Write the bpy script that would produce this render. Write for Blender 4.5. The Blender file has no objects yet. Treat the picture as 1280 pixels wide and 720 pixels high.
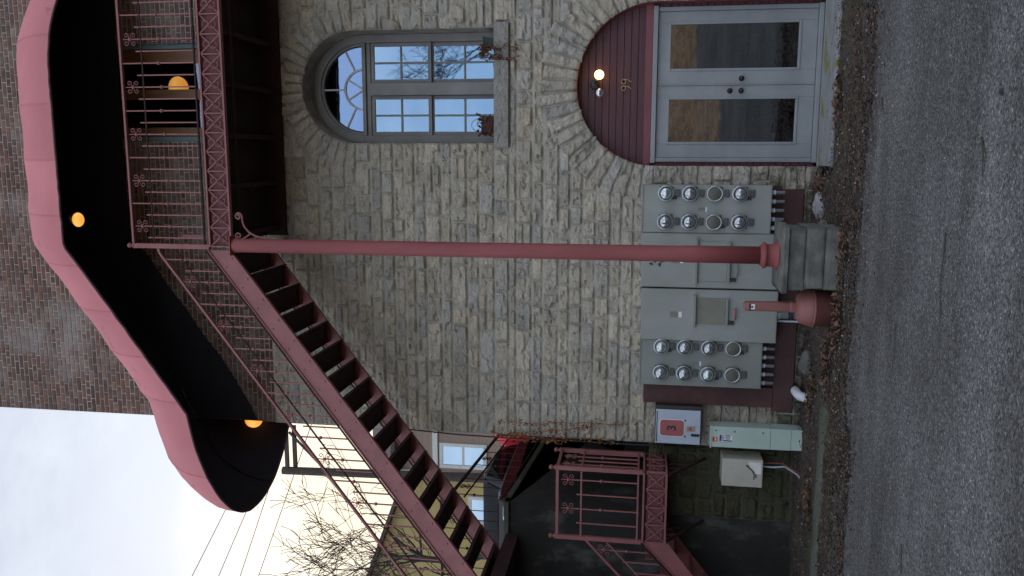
import bpy, math, random
from mathutils import Vector, Matrix, noise
R = random.Random(7)
PI = math.pi
scene = bpy.context.scene
COL = scene.collection
CAM = Vector((0, -11.2, 2.13))

# ------------------------------------------------------------------ helpers
def V(*a): return Vector(a)

class MB:
    """collects shapes that become ONE mesh"""
    def __init__(s): s.v = []; s.f = []; s.c = []; s.m = []; s.sm = []
    def add(s, vs, fs, col=None, mi=0, smooth=False):
        o = len(s.v); s.v.extend([tuple(p) for p in vs])
        for f in fs:
            s.f.append(tuple(i + o for i in f)); s.c.append(col or (1, 1, 1)); s.m.append(mi); s.sm.append(smooth)
        return s
    def box(s, x0, x1, y0, y1, z0, z1, col=None, mi=0):
        x0, x1 = min(x0, x1), max(x0, x1); y0, y1 = min(y0, y1), max(y0, y1); z0, z1 = min(z0, z1), max(z0, z1)
        vs = [(x, y, z) for x in (x0, x1) for y in (y0, y1) for z in (z0, z1)]
        return s.add(vs, [(0, 1, 3, 2), (4, 6, 7, 5), (0, 4, 5, 1), (2, 3, 7, 6), (0, 2, 6, 4), (1, 5, 7, 3)], col, mi)
    def bar(s, a, b, w, h, side=V(0, 1, 0), mi=0):
        """rectangular bar from a to b, w across 'side', h across the third axis"""
        a = Vector(a); b = Vector(b); d = (b - a).normalized(); sd = side - d * side.dot(d); sd.normalize(); up = d.cross(sd)
        vs = []
        for p in (a, b):
            for i, j in ((-1, -1), (1, -1), (1, 1), (-1, 1)): vs.append(p + sd * (w / 2 * i) + up * (h / 2 * j))
        return s.add(vs, [(0, 1, 2, 3), (7, 6, 5, 4), (0, 4, 5, 1), (1, 5, 6, 2), (2, 6, 7, 3), (3, 7, 4, 0)], None, mi)
    def prism(s, poly, y0, y1, axis='y', col=None, mi=0):
        n = len(poly)
        def mk(p, t):
            return (p[0], t, p[1]) if axis == 'y' else ((t, p[0], p[1]) if axis == 'x' else (p[0], p[1], t))
        vs = [mk(p, y0) for p in poly] + [mk(p, y1) for p in poly]
        fs = [tuple(range(n)), tuple(range(2 * n - 1, n - 1, -1))] + [(i, i + n, (i + 1) % n + n, (i + 1) % n) for i in range(n)]
        return s.add(vs, fs, col, mi)
    def tube(s, pts, r, n=6, cap=True, smooth=True, mi=0, col=None):
        pts = [Vector(p) for p in pts]; k = len(pts)
        rs = r if isinstance(r, (list, tuple)) else [r] * k
        t0 = (pts[1] - pts[0]).normalized()
        nrm = t0.orthogonal().normalized(); vs = []; pt = t0
        for i in range(k):
            if i == 0: t = t0
            elif i == k - 1: t = (pts[i] - pts[i - 1]).normalized()
            else:
                t = (pts[i + 1] - pts[i - 1])
                t = t.normalized() if t.length > 1e-9 else pt
            q = pt.rotation_difference(t); nrm = q @ nrm; pt = t
            bn = t.cross(nrm)
            for j in range(n):
                a = 2 * PI * j / n
                vs.append(pts[i] + (nrm * math.cos(a) + bn * math.sin(a)) * rs[i])
        fs = [(i * n + j, i * n + (j + 1) % n, (i + 1) * n + (j + 1) % n, (i + 1) * n + j) for i in range(k - 1) for j in range(n)]
        s.add(vs, fs, col, mi, smooth)
        if cap:
            s.add(vs[:n], [tuple(range(n - 1, -1, -1))], col, mi); s.add(vs[-n:], [tuple(range(n))], col, mi)
        return s
    def lathe(s, prof, c, axis='z', n=24, mi=0, smooth=True, col=None, sign=1):
        """prof: (radius, height) pairs from c along axis"""
        c = Vector(c); vs = []
        for r, h in prof:
            for j in range(n):
                a = 2 * PI * j / n
                if axis == 'z': p = V(r * math.cos(a), r * math.sin(a), h * sign)
                elif axis == 'y': p = V(r * math.cos(a), h * sign, r * math.sin(a))
                else: p = V(h * sign, r * math.cos(a), r * math.sin(a))
                vs.append(c + p)
        fs = [(i * n + j, i * n + (j + 1) % n, (i + 1) * n + (j + 1) % n, (i + 1) * n + j) for i in range(len(prof) - 1) for j in range(n)]
        return s.add(vs, fs, col, mi, smooth)
    def sphere(s, c, r, n=12, m=8, mi=0, sc=(1, 1, 1)):
        pr = []
        c = Vector(c); vs = []
        for i in range(m + 1):
            t = -PI / 2 + PI * i / m
            for j in range(n):
                a = 2 * PI * j / n
                vs.append(c + V(r * math.cos(t) * math.cos(a) * sc[0], r * math.cos(t) * math.sin(a) * sc[1], r * math.sin(t) * sc[2]))
        fs = [(i * n + j, i * n + (j + 1) % n, (i + 1) * n + (j + 1) % n, (i + 1) * n + j) for i in range(m) for j in range(n)]
        return s.add(vs, fs, None, mi, True)
    def mesh(s, name, mats):
        me = bpy.data.meshes.new(name); me.from_pydata(s.v, [], s.f)
        for m in (mats if isinstance(mats, (list, tuple)) else [mats]): me.materials.append(m)
        me.polygons.foreach_set('material_index', s.m); me.polygons.foreach_set('use_smooth', s.sm)
        at = me.attributes.new('tint', 'FLOAT_COLOR', 'FACE')
        at.data.foreach_set('color', [x for c in s.c for x in (c[0], c[1], c[2], 1.0)])
        me.validate(); me.update()
        return me

def wpos(o):
    p = V(0, 0, 0)
    while o: p += o.location; o = o.parent
    return p

def obj(name, mb, mats, parent=None, bevel=0, at=None, label=None, fixn=True):
    """ONE mesh object; mb holds world coordinates unless 'at' gives its world position"""
    me = mb if isinstance(mb, bpy.types.Mesh) else mb.mesh(name, mats)
    if fixn and not isinstance(mb, bpy.types.Mesh):
        import bmesh
        bm = bmesh.new(); bm.from_mesh(me); bmesh.ops.recalc_face_normals(bm, faces=bm.faces); bm.to_mesh(me); bm.free()
    o = bpy.data.objects.new(name, me); COL.objects.link(o)
    if bevel:
        b = o.modifiers.new('Bevel', 'BEVEL'); b.width = bevel; b.segments = 2; b.limit_method = 'ANGLE'; b.angle_limit = math.radians(40)
    if parent: o.parent = parent
    o.location = (Vector(at) if at is not None else V(0, 0, 0)) - (wpos(parent) if parent else V(0, 0, 0))
    if label: o['label'] = label
    return o

def tag(o, label, cat, group=None, kind=None):
    if label: o['label'] = label
    if cat: o['category'] = cat
    if group: o['group'] = group
    if kind: o['kind'] = kind
    return o

def thing(name, label, cat, loc, group=None):
    o = bpy.data.objects.new(name, None); COL.objects.link(o); o.location = loc; o.empty_display_size = .2
    return tag(o, label, cat, group)

def structure(o): o['kind'] = 'structure'; return o

# ------------------------------------------------------------------ materials
def nodes(name):
    m = bpy.data.materials.new(name); m.use_nodes = True; nt = m.node_tree
    return m, nt, nt.nodes['Principled BSDF']

def noise_node(nt, scale, detail=5, rough=.6, vec=None, stretch=None):
    n = nt.nodes.new('ShaderNodeTexNoise'); n.inputs['Scale'].default_value = scale; n.inputs['Detail'].default_value = detail; n.inputs['Roughness'].default_value = rough
    if vec is None:
        tc = nt.nodes.new('ShaderNodeTexCoord'); vec = tc.outputs['Object']
    if stretch:
        mp = nt.nodes.new('ShaderNodeMapping'); mp.inputs['Scale'].default_value = stretch; nt.links.new(vec, mp.inputs['Vector']); vec = mp.outputs['Vector']
    nt.links.new(vec, n.inputs['Vector'])
    return n

def ramp(nt, src, stops):
    r = nt.nodes.new('ShaderNodeValToRGB'); e = r.color_ramp.elements
    while len(e) < len(stops): e.new(.5)
    for el, (p, c) in zip(e, stops):
        el.position = p; el.color = (c[0], c[1], c[2], 1) if isinstance(c, (tuple, list)) else (c, c, c, 1)
    nt.links.new(src, r.inputs['Fac']); return r

def mixc(nt, a, b, fac, mode='MIX'):
    m = nt.nodes.new('ShaderNodeMix'); m.data_type = 'RGBA'; m.blend_type = mode
    for s, x in ((m.inputs[6], a), (m.inputs[7], b)):
        if isinstance(x, (tuple, list)): s.default_value = (x[0], x[1], x[2], 1)
        else: nt.links.new(x, s)
    if isinstance(fac, (int, float)): m.inputs[0].default_value = fac
    else: nt.links.new(fac, m.inputs[0])
    return m.outputs[2]

def mat(name, a, b=None, scale=6, rough=.6, bump=0, bscale=40, metal=0, stretch=None, speck=None, tint=False, rust=None, spec=.5):
    """colour a with patches of b, optional fine speckle / rust patches, optional bump"""
    m, nt, bs = nodes(name)
    b = b or tuple(x * .75 for x in a)
    n = noise_node(nt, scale, 6, .62, stretch=stretch)
    r = ramp(nt, n.outputs['Fac'], [(.36, a), (.64, b)]); c = r.outputs['Color']
    if speck:
        n2 = noise_node(nt, speck[0], 3, .7); r2 = ramp(nt, n2.outputs['Fac'], [(speck[2], 0), (speck[2] + .06, 1)])
        c = mixc(nt, c, speck[1], r2.outputs['Color'])
    if rust:
        n3 = noise_node(nt, rust[0], 8, .7); r3 = ramp(nt, n3.outputs['Fac'], [(rust[2], 0), (rust[2] + .05, 1)])
        c = mixc(nt, c, rust[1], r3.outputs['Color'])
    if tint:
        at = nt.nodes.new('ShaderNodeAttribute'); at.attribute_name = 'tint'
        c = mixc(nt, c, at.outputs['Color'], 1.0, 'MULTIPLY')
    nt.links.new(c, bs.inputs['Base Color'])
    rr = nt.nodes.new('ShaderNodeMapRange'); rr.inputs[3].default_value = max(.02, rough - .12); rr.inputs[4].default_value = min(1, rough + .12)
    nt.links.new(n.outputs['Fac'], rr.inputs[0]); nt.links.new(rr.outputs[0], bs.inputs['Roughness'])
    bs.inputs['Metallic'].default_value = metal; bs.inputs['Specular IOR Level'].default_value = spec
    if bump:
        nb = noise_node(nt, bscale, 6, .65); bp = nt.nodes.new('ShaderNodeBump'); bp.inputs['Strength'].default_value = bump; bp.inputs['Distance'].default_value = .02
        nt.links.new(nb.outputs['Fac'], bp.inputs['Height']); nt.links.new(bp.outputs['Normal'], bs.inputs['Normal'])
    return m

def glass(name, refl=.35, tintc=(.55, .6, .62), wav=.02, gcol=(.95, .97, 1)):
    m, nt, bs = nodes(name); nt.nodes.remove(bs); out = nt.nodes['Material Output']
    g = nt.nodes.new('ShaderNodeBsdfGlossy'); g.inputs['Roughness'].default_value = .02; g.inputs['Color'].default_value = (*gcol, 1)
    t = nt.nodes.new('ShaderNodeBsdfTransparent'); t.inputs['Color'].default_value = (*tintc, 1)
    mx = nt.nodes.new('ShaderNodeMixShader'); mx.inputs[0].default_value = refl
    nt.links.new(t.outputs[0], mx.inputs[1]); nt.links.new(g.outputs[0], mx.inputs[2]); nt.links.new(mx.outputs[0], out.inputs[0])
    if wav:
        nb = noise_node(nt, 3.0, 2); bp = nt.nodes.new('ShaderNodeBump'); bp.inputs['Strength'].default_value = wav; bp.inputs['Distance'].default_value = .05
        nt.links.new(nb.outputs['Fac'], bp.inputs['Height']); nt.links.new(bp.outputs['Normal'], g.inputs['Normal'])
    return m

def globe(name):
    m, nt, bs = nodes(name)
    tc = nt.nodes.new('ShaderNodeTexCoord'); sp = nt.nodes.new('ShaderNodeSeparateXYZ'); nt.links.new(tc.outputs['Generated'], sp.inputs[0])
    r = ramp(nt, sp.outputs['Z'], [(.05, (.95, .36, .05)), (.4, (1.0, .50, .12)), (.62, (.95, .40, .06)), (1, (.55, .17, .02))])
    nt.links.new(r.outputs['Color'], bs.inputs['Emission Color']); bs.inputs['Emission Strength'].default_value = .85; bs.inputs['Base Color'].default_value = (.8, .5, .25, 1)
    return m
def lamp(name, c, s):
    m, nt, bs = nodes(name)
    bs.inputs['Base Color'].default_value = (*c, 1); bs.inputs['Emission Color'].default_value = (*c, 1); bs.inputs['Emission Strength'].default_value = s
    return m

M = {}
# rough limestone: each stone's own tint, stains, chisel bump
def stone_mat(name, stain):
    m, nt, bs = nodes(name)
    at = nt.nodes.new('ShaderNodeAttribute'); at.attribute_name = 'tint'
    n = noise_node(nt, 5, 8, .7); r = ramp(nt, n.outputs['Fac'], [(.3, (.76, .75, .74)), (.52, (1, 1, 1)), (.72, (1.12, 1.1, 1.05))])
    c = mixc(nt, at.outputs['Color'], r.outputs['Color'], 1, 'MULTIPLY')
    n2 = noise_node(nt, 1.6, 7, .7); r2 = ramp(nt, n2.outputs['Fac'], [(.53, 0), (.7, stain)])
    c = mixc(nt, c, (.13, .115, .09), r2.outputs['Color'])
    n4 = noise_node(nt, 28, 4, .7, stretch=(.6, 1, 1.6)); r4 = ramp(nt, n4.outputs['Fac'], [(.30, .5), (.43, 1)])
    c = mixc(nt, c, r4.outputs['Color'], 1, 'MULTIPLY')
    tq = nt.nodes.new('ShaderNodeTexCoord'); sz = nt.nodes.new('ShaderNodeSeparateXYZ'); nt.links.new(tq.outputs['Object'], sz.inputs[0])
    n7 = noise_node(nt, 2.6, 8, .7); mh = nt.nodes.new('ShaderNodeMath'); mh.operation = 'MULTIPLY_ADD'; mh.inputs[1].default_value = -.22; nt.links.new(sz.outputs['Z'], mh.inputs[0]); nt.links.new(n7.outputs['Fac'], mh.inputs[2])
    r7 = ramp(nt, mh.outputs[0], [(.36, 0), (.5, .85)]); c = mixc(nt, c, (.085, .088, .05), r7.outputs['Color'])
    nt.links.new(c, bs.inputs['Base Color']); bs.inputs['Roughness'].default_value = .93; bs.inputs['Specular IOR Level'].default_value = .15
    nb = noise_node(nt, 17, 10, .75, stretch=(.7, 1, 1.7)); bp = nt.nodes.new('ShaderNodeBump'); bp.inputs['Strength'].default_value = 1.0; bp.inputs['Distance'].default_value = .05
    vo = nt.nodes.new('ShaderNodeTexVoronoi'); vo.inputs['Scale'].default_value = 9; mp = nt.nodes.new('ShaderNodeMapping'); mp.inputs['Scale'].default_value = (.8, 1, 1.7)
    tc = nt.nodes.new('ShaderNodeTexCoord'); ds_ = noise_node(nt, 6, 4, .6); va = nt.nodes.new('ShaderNodeMixRGB'); va.blend_type = 'ADD'; va.inputs[0].default_value = .35
    nt.links.new(tc.outputs['Object'], va.inputs[1]); nt.links.new(ds_.outputs['Color'], va.inputs[2]); nt.links.new(va.outputs[0], mp.inputs['Vector']); nt.links.new(mp.outputs[0], vo.inputs['Vector'])
    ad = nt.nodes.new('ShaderNodeMath'); ad.operation = 'MULTIPLY_ADD'; ad.inputs[1].default_value = .6; nt.links.new(vo.outputs['Distance'], ad.inputs[0]); nt.links.new(nb.outputs['Fac'], ad.inputs[2])
    nt.links.new(ad.outputs[0], bp.inputs['Height']); nt.links.new(bp.outputs['Normal'], bs.inputs['Normal'])
    return m
M['stone'] = stone_mat('limestone', .4)
M['mossy_stone'] = stone_mat('mossy_limestone', .95)
M['mortar'] = mat('mortar', (.40, .38, .33), (.26, .245, .205), 4, .95, .6, 30)
M['reveal'] = mat('reveal_stone', (.33, .31, .27), (.2, .185, .16), 5, .9, .6, 20, stretch=(1, 1, 1))
def brick_mat():
    m, nt, bs = nodes('old_brick')
    at = nt.nodes.new('ShaderNodeAttribute'); at.attribute_name = 'tint'
    n = noise_node(nt, 9, 7, .7); r = ramp(nt, n.outputs['Fac'], [(.3, .55), (.7, 1.25)])
    c = mixc(nt, at.outputs['Color'], r.outputs['Color'], 1, 'MULTIPLY')
    n2 = noise_node(nt, .9, 8, .68); r2 = ramp(nt, n2.outputs['Fac'], [(.50, 0), (.66, .7)])
    c = mixc(nt, c, (.27, .25, .235), r2.outputs['Color'])
    nt.links.new(c, bs.inputs['Base Color']); bs.inputs['Roughness'].default_value = .9; bs.inputs['Specular IOR Level'].default_value = .2
    nb = noise_node(nt, 60, 5, .7); bp = nt.nodes.new('ShaderNodeBump'); bp.inputs['Strength'].default_value = .5; bp.inputs['Distance'].default_value = .01
    nt.links.new(nb.outputs['Fac'], bp.inputs['Height']); nt.links.new(bp.outputs['Normal'], bs.inputs['Normal'])
    return m
M['brick'] = brick_mat()
M['brick_mortar'] = mat('brick_mortar', (.39, .365, .34), (.24, .22, .205), 3, .95, .5, 40)
IRON = (.245, .084, .086)
M['iron'] = mat('rose_iron_paint', IRON, (.195, .068, .07), 4, .55, .12, 30, rust=(9, (.13, .05, .04), .7))
M['iron_shade'] = mat('shaded_iron_backing', (.15, .05, .055), (.11, .038, .042), 5, .75, .15, 30)  # darker copy of the rose iron; shadow behind the bars put into the colour
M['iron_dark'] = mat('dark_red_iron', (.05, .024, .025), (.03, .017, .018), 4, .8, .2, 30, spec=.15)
M['column'] = mat('red_column_paint', (.245, .066, .066), (.195, .053, .053), 3, .58, .12, 25, rust=(11, (.14, .055, .045), .66), stretch=(1, 1, .3), spec=.3)
M['deck'] = mat('deck_wood', (.06, .032, .03), (.035, .02, .02), 5, .85, .3, 25, stretch=(1, 6, 1))
M['awning'] = mat('rose_canvas', (.54, .205, .22), (.47, .175, .19), .9, .88, .15, 160, rust=(2.2, (.36, .15, .16), .62), tint=True, spec=.2)
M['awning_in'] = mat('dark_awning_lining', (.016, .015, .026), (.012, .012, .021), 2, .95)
M['trim'] = mat('dark_piping', (.06, .03, .035), None, 4, .8)
M['grey_frame'] = mat('grey_window_paint', (.215, .21, .205), (.175, .17, .165), 3, .6, .12, 30, rust=(18, (.12, .11, .1), .72))
M['blue_frame'] = mat('slate_blue_paint', (.13, .19, .2), (.10, .15, .16), 3, .6, .1, 30)
M['door_paint'] = mat('grey_door_paint', (.25, .265, .275), (.205, .215, .225), 2.5, .5, .1, 30, rust=(16, (.17, .15, .13), .72))
M['board'] = mat('dark_red_boards', (.085, .026, .033), (.062, .02, .026), 4, .6, .25, 18, stretch=(.4, 1, 3))
M['red_trim'] = mat('dark_red_trim', (.19, .055, .06), (.15, .045, .05), 4, .6, .15, 25)
M['wood'] = mat('varnished_wood', (.17, .085, .034), (.12, .058, .024), 3, .4, .1, 20, stretch=(4, 1, .4))
M['glass'] = glass('window_glass', .33, (.3, .33, .36), .006, (.48, .72, 1))
M['fan_glass'] = glass('frosted_fanlight_glass', .28, (.3, .33, .38), .01, (.42, .62, 1))
M['door_glass'] = glass('door_glass', .26, (.35, .38, .4), .012)
M['high_glass'] = glass('upper_glass', .28, (.7, .7, .7), .01, (.75, .85, 1))
M['interior'] = mat('dark_room', (.03, .03, .034), (.02, .02, .024), 2, .95)
M['interior_door'] = mat('hall_wall', (.10, .11, .12), (.05, .055, .06), .7, .9)
M['brass'] = mat('old_brass', (.42, .3, .16), (.3, .2, .1), 20, .4, .1, 60, metal=.6)
M['black_metal'] = mat('black_metal', (.02, .02, .021), (.03, .028, .026), 12, .5, .1, 60)
M['dark_knob'] = mat('dark_bronze', (.05, .04, .032), (.03, .025, .02), 20, .35, 0, metal=.7)
M['cab'] = mat('weathered_grey_green_cabinet', (.28, .295, .285), (.23, .245, .215), 1.8, .5, .05, 30, rust=(22, (.13, .12, .10), .74), stretch=(1, 1, .5))
M['cab_warm'] = mat('weathered_olive_cabinet', (.225, .24, .205), (.185, .205, .19), 1.8, .5, .05, 30, rust=(22, (.12, .11, .09), .74))
M['breaker'] = mat('dark_breaker', (.085, .095, .10), (.06, .07, .07), 8, .5)
M['cover'] = mat('olive_cover_plate', (.2, .2, .155), (.165, .165, .13), 5, .5, .05, 30)
M['galv'] = mat('galvanised_steel', (.5, .52, .54), (.36, .38, .4), 14, .35, .05, 60, metal=.75)
M['conduit'] = mat('grey_conduit', (.42, .46, .52), (.32, .36, .41), 9, .45, .05, 60)
M['bright_conduit'] = mat('pale_conduit', (.60, .64, .70), (.48, .52, .58), 9, .45, .05, 60)
M['meter_glass'] = glass('meter_dome', .33, (.85, .88, .9), 0)
M['dial'] = mat('meter_dial', (.5, .51, .52), (.2, .2, .21), 26, .5)
M['meter_dark'] = mat('meter_drum', (.045, .045, .048), (.10, .10, .10), 30, .5)
M['blank'] = mat('blank_meter_plate', (.11, .11, .09), (.085, .085, .07), 10, .55)
M['white'] = mat('white_sticker', (.75, .75, .73), (.62, .62, .6), 8, .6)
M['ink'] = mat('dark_print', (.03, .032, .045), None, 8, .7)
M['green_print'] = mat('green_print', (.05, .3, .17), None, 8, .6)
M['blue_print'] = mat('indigo_print', (.06, .06, .22), None, 8, .6)
M['orange'] = mat('orange_sticker', (.75, .12, .03), (.65, .1, .03), 8, .6)
M['signbox'] = mat('weathered_pale_metal', (.42, .47, .55), (.34, .38, .45), 3, .5, .1, 30, rust=(7, (.2, .13, .12), .66))
M['placard'] = mat('faded_red_placard', (.34, .095, .095), (.28, .08, .08), 6, .7)
M['tan_label'] = mat('yellowed_label', (.36, .27, .2), (.28, .2, .15), 14, .7)
M['mint'] = mat('pale_green_cabinet', (.43, .52, .47), (.37, .46, .41), 2, .5, .06, 30, rust=(12, (.25, .27, .22), .74))
M['beige'] = mat('beige_plastic', (.46, .43, .37), (.4, .37, .31), 4, .6, .06, 30)
M['pvc'] = mat('white_pvc', (.68, .7, .72), (.58, .6, .62), 6, .4)
M['redboard'] = mat('brown_red_backboard', (.075, .03, .028), (.05, .022, .02), 4, .75, .25, 20, rust=(6, (.11, .075, .06), .68))
M['ash'] = mat('terracotta_plastic', (.255, .098, .085), (.21, .08, .07), 4, .55, .08, 40)
M['pedestal'] = mat('grey_cut_stone', (.155, .155, .14), (.085, .085, .075), 5, .92, .6, 25, rust=(4, (.10, .115, .055), .64))
M['rock'] = mat('pale_rock', (.3, .3, .31), (.18, .175, .17), 8, .9, .6, 20)
M['concrete'] = mat('stained_dark_concrete', (.027, .026, .022), (.014, .013, .012), 1.3, .9, .4, 14)
_m, _nt, _bs = M['concrete'], M['concrete'].node_tree, M['concrete'].node_tree.nodes['Principled BSDF']
_n = noise_node(_nt, 1.5, 9, .68, stretch=(1, 1, .7)); _r = ramp(_nt, _n.outputs['Fac'], [(.54, 0), (.66, .75)])
_old = _bs.inputs['Base Color'].links[0].from_socket; _nt.links.new(mixc(_nt, _old, (.095, .097, .09), _r.outputs['Color']), _bs.inputs['Base Color'])
M['coping'] = mat('mossy_concrete', (.07, .075, .055), (.04, .045, .03), 2, .9, .4, 20)
M['gutter'] = mat('mossy_gutter', (.10, .105, .085), (.065, .075, .05), 2.5, .92, .4, 24)
M['step'] = mat('mossy_door_step', (.26, .27, .28), (.17, .175, .17), 4, .85, .4, 22, rust=(2.6, (.17, .165, .03), .56), stretch=(.6, 1.6, 1))
M['pot_green'] = mat('dark_green_pot', (.02, .035, .03), None, 6, .5)
M['basket'] = mat('dark_brown_basket', (.06, .026, .018), (.035, .016, .012), 25, .8, .5, 60)
M['dry'] = mat('dry_brown_foliage', (.16, .07, .035), (.09, .04, .022), 12, .9, tint=True)
M['rustvine'] = mat('rusty_dry_vine', (.27, .12, .045), (.17, .075, .03), 12, .9, tint=True)
M['bark'] = mat('bark', (.075, .058, .047), (.05, .04, .034), 8, .95, .4, 30)
M['rubber'] = mat('rubber', (.02, .02, .02), None, 8, .8)
M['cable_red'] = mat('red_wire', (.22, .035, .03), None, 8, .6)
M['cable_grey'] = mat('blue_grey_wire', (.35, .38, .48), None, 8, .6)
M['globe'] = globe('globe_lamp')
M['bulb'] = lamp('lit_bulb', (1, .6, .22), 4)
M['clear_bulb'] = glass('clear_bulb', .5, (.7, .75, .8), 0)

# ------------------------------------------------------------------ ground
def gz(x, y):
    """height of the lot: level by the wall, rising gently towards the camera and into a bank behind it"""
    t = max(0, -2.3 - y)
    z = .056 * t if t < 12 else .672 + .056 * (t - 12) + .0
    if t > 12: z += min(2.6, .16 * (t - 12))
    return z + .025 * noise.noise(V(x * .35, y * .35, 0))
def edge(x): return -2.42 - .14 * math.sin(x * .9 + .4) - .16 * noise.noise(V(x * 1.1, 3.3, 0)) - (.30 if x < -2.6 else 0) * min(1, max(0, (-2.6 - x) / .3))

def asphalt_mat():
    m, nt, bs = nodes('worn_asphalt')
    tc = nt.nodes.new('ShaderNodeTexCoord')
    n1 = noise_node(nt, .55, 6, .6); r1 = ramp(nt, n1.outputs['Fac'], [(.35, (.106, .103, .101)), (.65, (.160, .156, .153))])
    vo = nt.nodes.new('ShaderNodeTexVoronoi'); vo.inputs['Scale'].default_value = 78; nt.links.new(tc.outputs['Object'], vo.inputs['Vector'])
    hs = nt.nodes.new('ShaderNodeSeparateColor'); nt.links.new(vo.outputs['Color'], hs.inputs[0])
    r2 = ramp(nt, hs.outputs[0], [(.0, .38), (.5, .85), (.86, 1.22), (.975, 1.6), (1, 2.6)])
    c = mixc(nt, r1.outputs['Color'], r2.outputs['Color'], 1, 'MULTIPLY')
    n3 = noise_node(nt, 16, 8, .75); r3 = ramp(nt, n3.outputs['Fac'], [(.27, .5), (.42, 1)])
    c = mixc(nt, c, r3.outputs['Color'], 1, 'MULTIPLY')
    n5 = noise_node(nt, 1.1, 6, .7, stretch=(.25, 1, 1)); r5 = ramp(nt, n5.outputs['Fac'], [(.40, (.74, .73, .71)), (.62, (1.14, 1.13, 1.12))])
    c = mixc(nt, c, r5.outputs['Color'], 1, 'MULTIPLY')
    nt.links.new(c, bs.inputs['Base Color']); n6 = noise_node(nt, 3.2, 9, .72, stretch=(1.8, 1, 1)); r6 = ramp(nt, n6.outputs['Fac'], [(.30, .35), (.36, 1)])
    c2 = mixc(nt, c, r6.outputs['Color'], 1, 'MULTIPLY'); nt.links.new(c2, bs.inputs['Base Color'])
    bs.inputs['Roughness'].default_value = .9; bs.inputs['Specular IOR Level'].default_value = .18
    ad = nt.nodes.new('ShaderNodeMath'); ad.operation = 'ADD'; nt.links.new(vo.outputs['Distance'], ad.inputs[0]); nt.links.new(n3.outputs['Fac'], ad.inputs[1])
    bp = nt.nodes.new('ShaderNodeBump'); bp.inputs['Strength'].default_value = .7; bp.inputs['Distance'].default_value = .01
    nt.links.new(ad.outputs[0], bp.inputs['Height']); nt.links.new(bp.outputs['Normal'], bs.inputs['Normal'])
    return m
M['asphalt'] = asphalt_mat()
M['dirt'] = mat('dark_leafy_soil', (.062, .045, .034), (.032, .025, .02), 3, .95, 1, 30, speck=(34, (.17, .13, .09), .58), rust=(2.4, (.065, .075, .035), .58))
M['leafbank'] = mat('leaf_covered_bank', (.32, .19, .09), (.10, .06, .038), 1.6, .95, .8, 8, speck=(5, (.36, .23, .12), .54))
M['grass'] = mat('winter_grass', (.09, .09, .045), (.06, .055, .035), 1.5, .95, .6, 20)

g = MB()
xs = [-300, -120, -60, -30, -16] + [-12 + .5 * i for i in range(45)] + [14, 20, 40, 80, 160, 300]
ys = [-300, -150, -80, -50, -36, -30, -26, -24] + [-22 + .5 * i for i in range(40)] + [-1.6, -1.58, 0, .3, 30, 100, 300]
vs = [(x, y, (gz(x, y) - .002 if y <= -1.6 else -.22)) for y in ys for x in xs]
nx = len(xs); fs = []; mi = []
for j in range(len(ys) - 1):
    for i in range(nx - 1):
        g.add([vs[j * nx + i], vs[j * nx + i + 1], vs[(j + 1) * nx + i + 1], vs[(j + 1) * nx + i]], [(0, 1, 2, 3)], None, 1 if ys[j + 1] <= -14.5 or (ys[j + 1] <= -9.4 and -4 <= xs[i] < 1.4) else 0, ys[j] < -3)
def weld(o):
    import bmesh
    bm = bmesh.new(); bm.from_mesh(o.data); bmesh.ops.remove_doubles(bm, verts=bm.verts, dist=.0005); bmesh.ops.recalc_face_normals(bm, faces=bm.faces); bm.to_mesh(o.data); bm.free()
o = obj('parking_lot', g, [M['asphalt'], M['leafbank']]); weld(o); structure(o)

# earth strip between wall and asphalt, lumpy, ragged edge over the asphalt
g = MB()
N1 = 520; N2 = 40
def vz(x, y, k):
    z = .012 + .03 * noise.fractal(V(x * 2.2, y * 2.2, .3), 1, 2, 4) + .015 * noise.noise(V(x * 9, y * 9, 0))
    fall = min(1, (1 - k) / .35)
    return -.012 * (1 - fall) + (z + .015) * fall
vs = []
for j in range(N2 + 1):
    k = j / N2
    for i in range(N1 + 1):
        x = -14 + 21 * i / N1
        e = edge(x) - .22 * noise.noise(V(x * 3, 8, 0)) - .14 * noise.noise(V(x * 11, 2, 0)) - .08 * noise.noise(V(x * 27, 5, 0)) + .06
        y = .05 + (e - .05) * k
        zz = vz(x, y, k) + gz(x, y)
        if -.3 < x < 2.5 and y > -1.12: zz = -.14 + max(0, (-.98 - y)) * 1.0
        vs.append((x, y, zz))
g.add(vs, [(j * (N1 + 1) + i, j * (N1 + 1) + i + 1, (j + 1) * (N1 + 1) + i + 1, (j + 1) * (N1 + 1) + i) for j in range(N2) for i in range(N1)], None, 0, True)
structure(obj('dirt_verge', g, M['dirt']))

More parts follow.
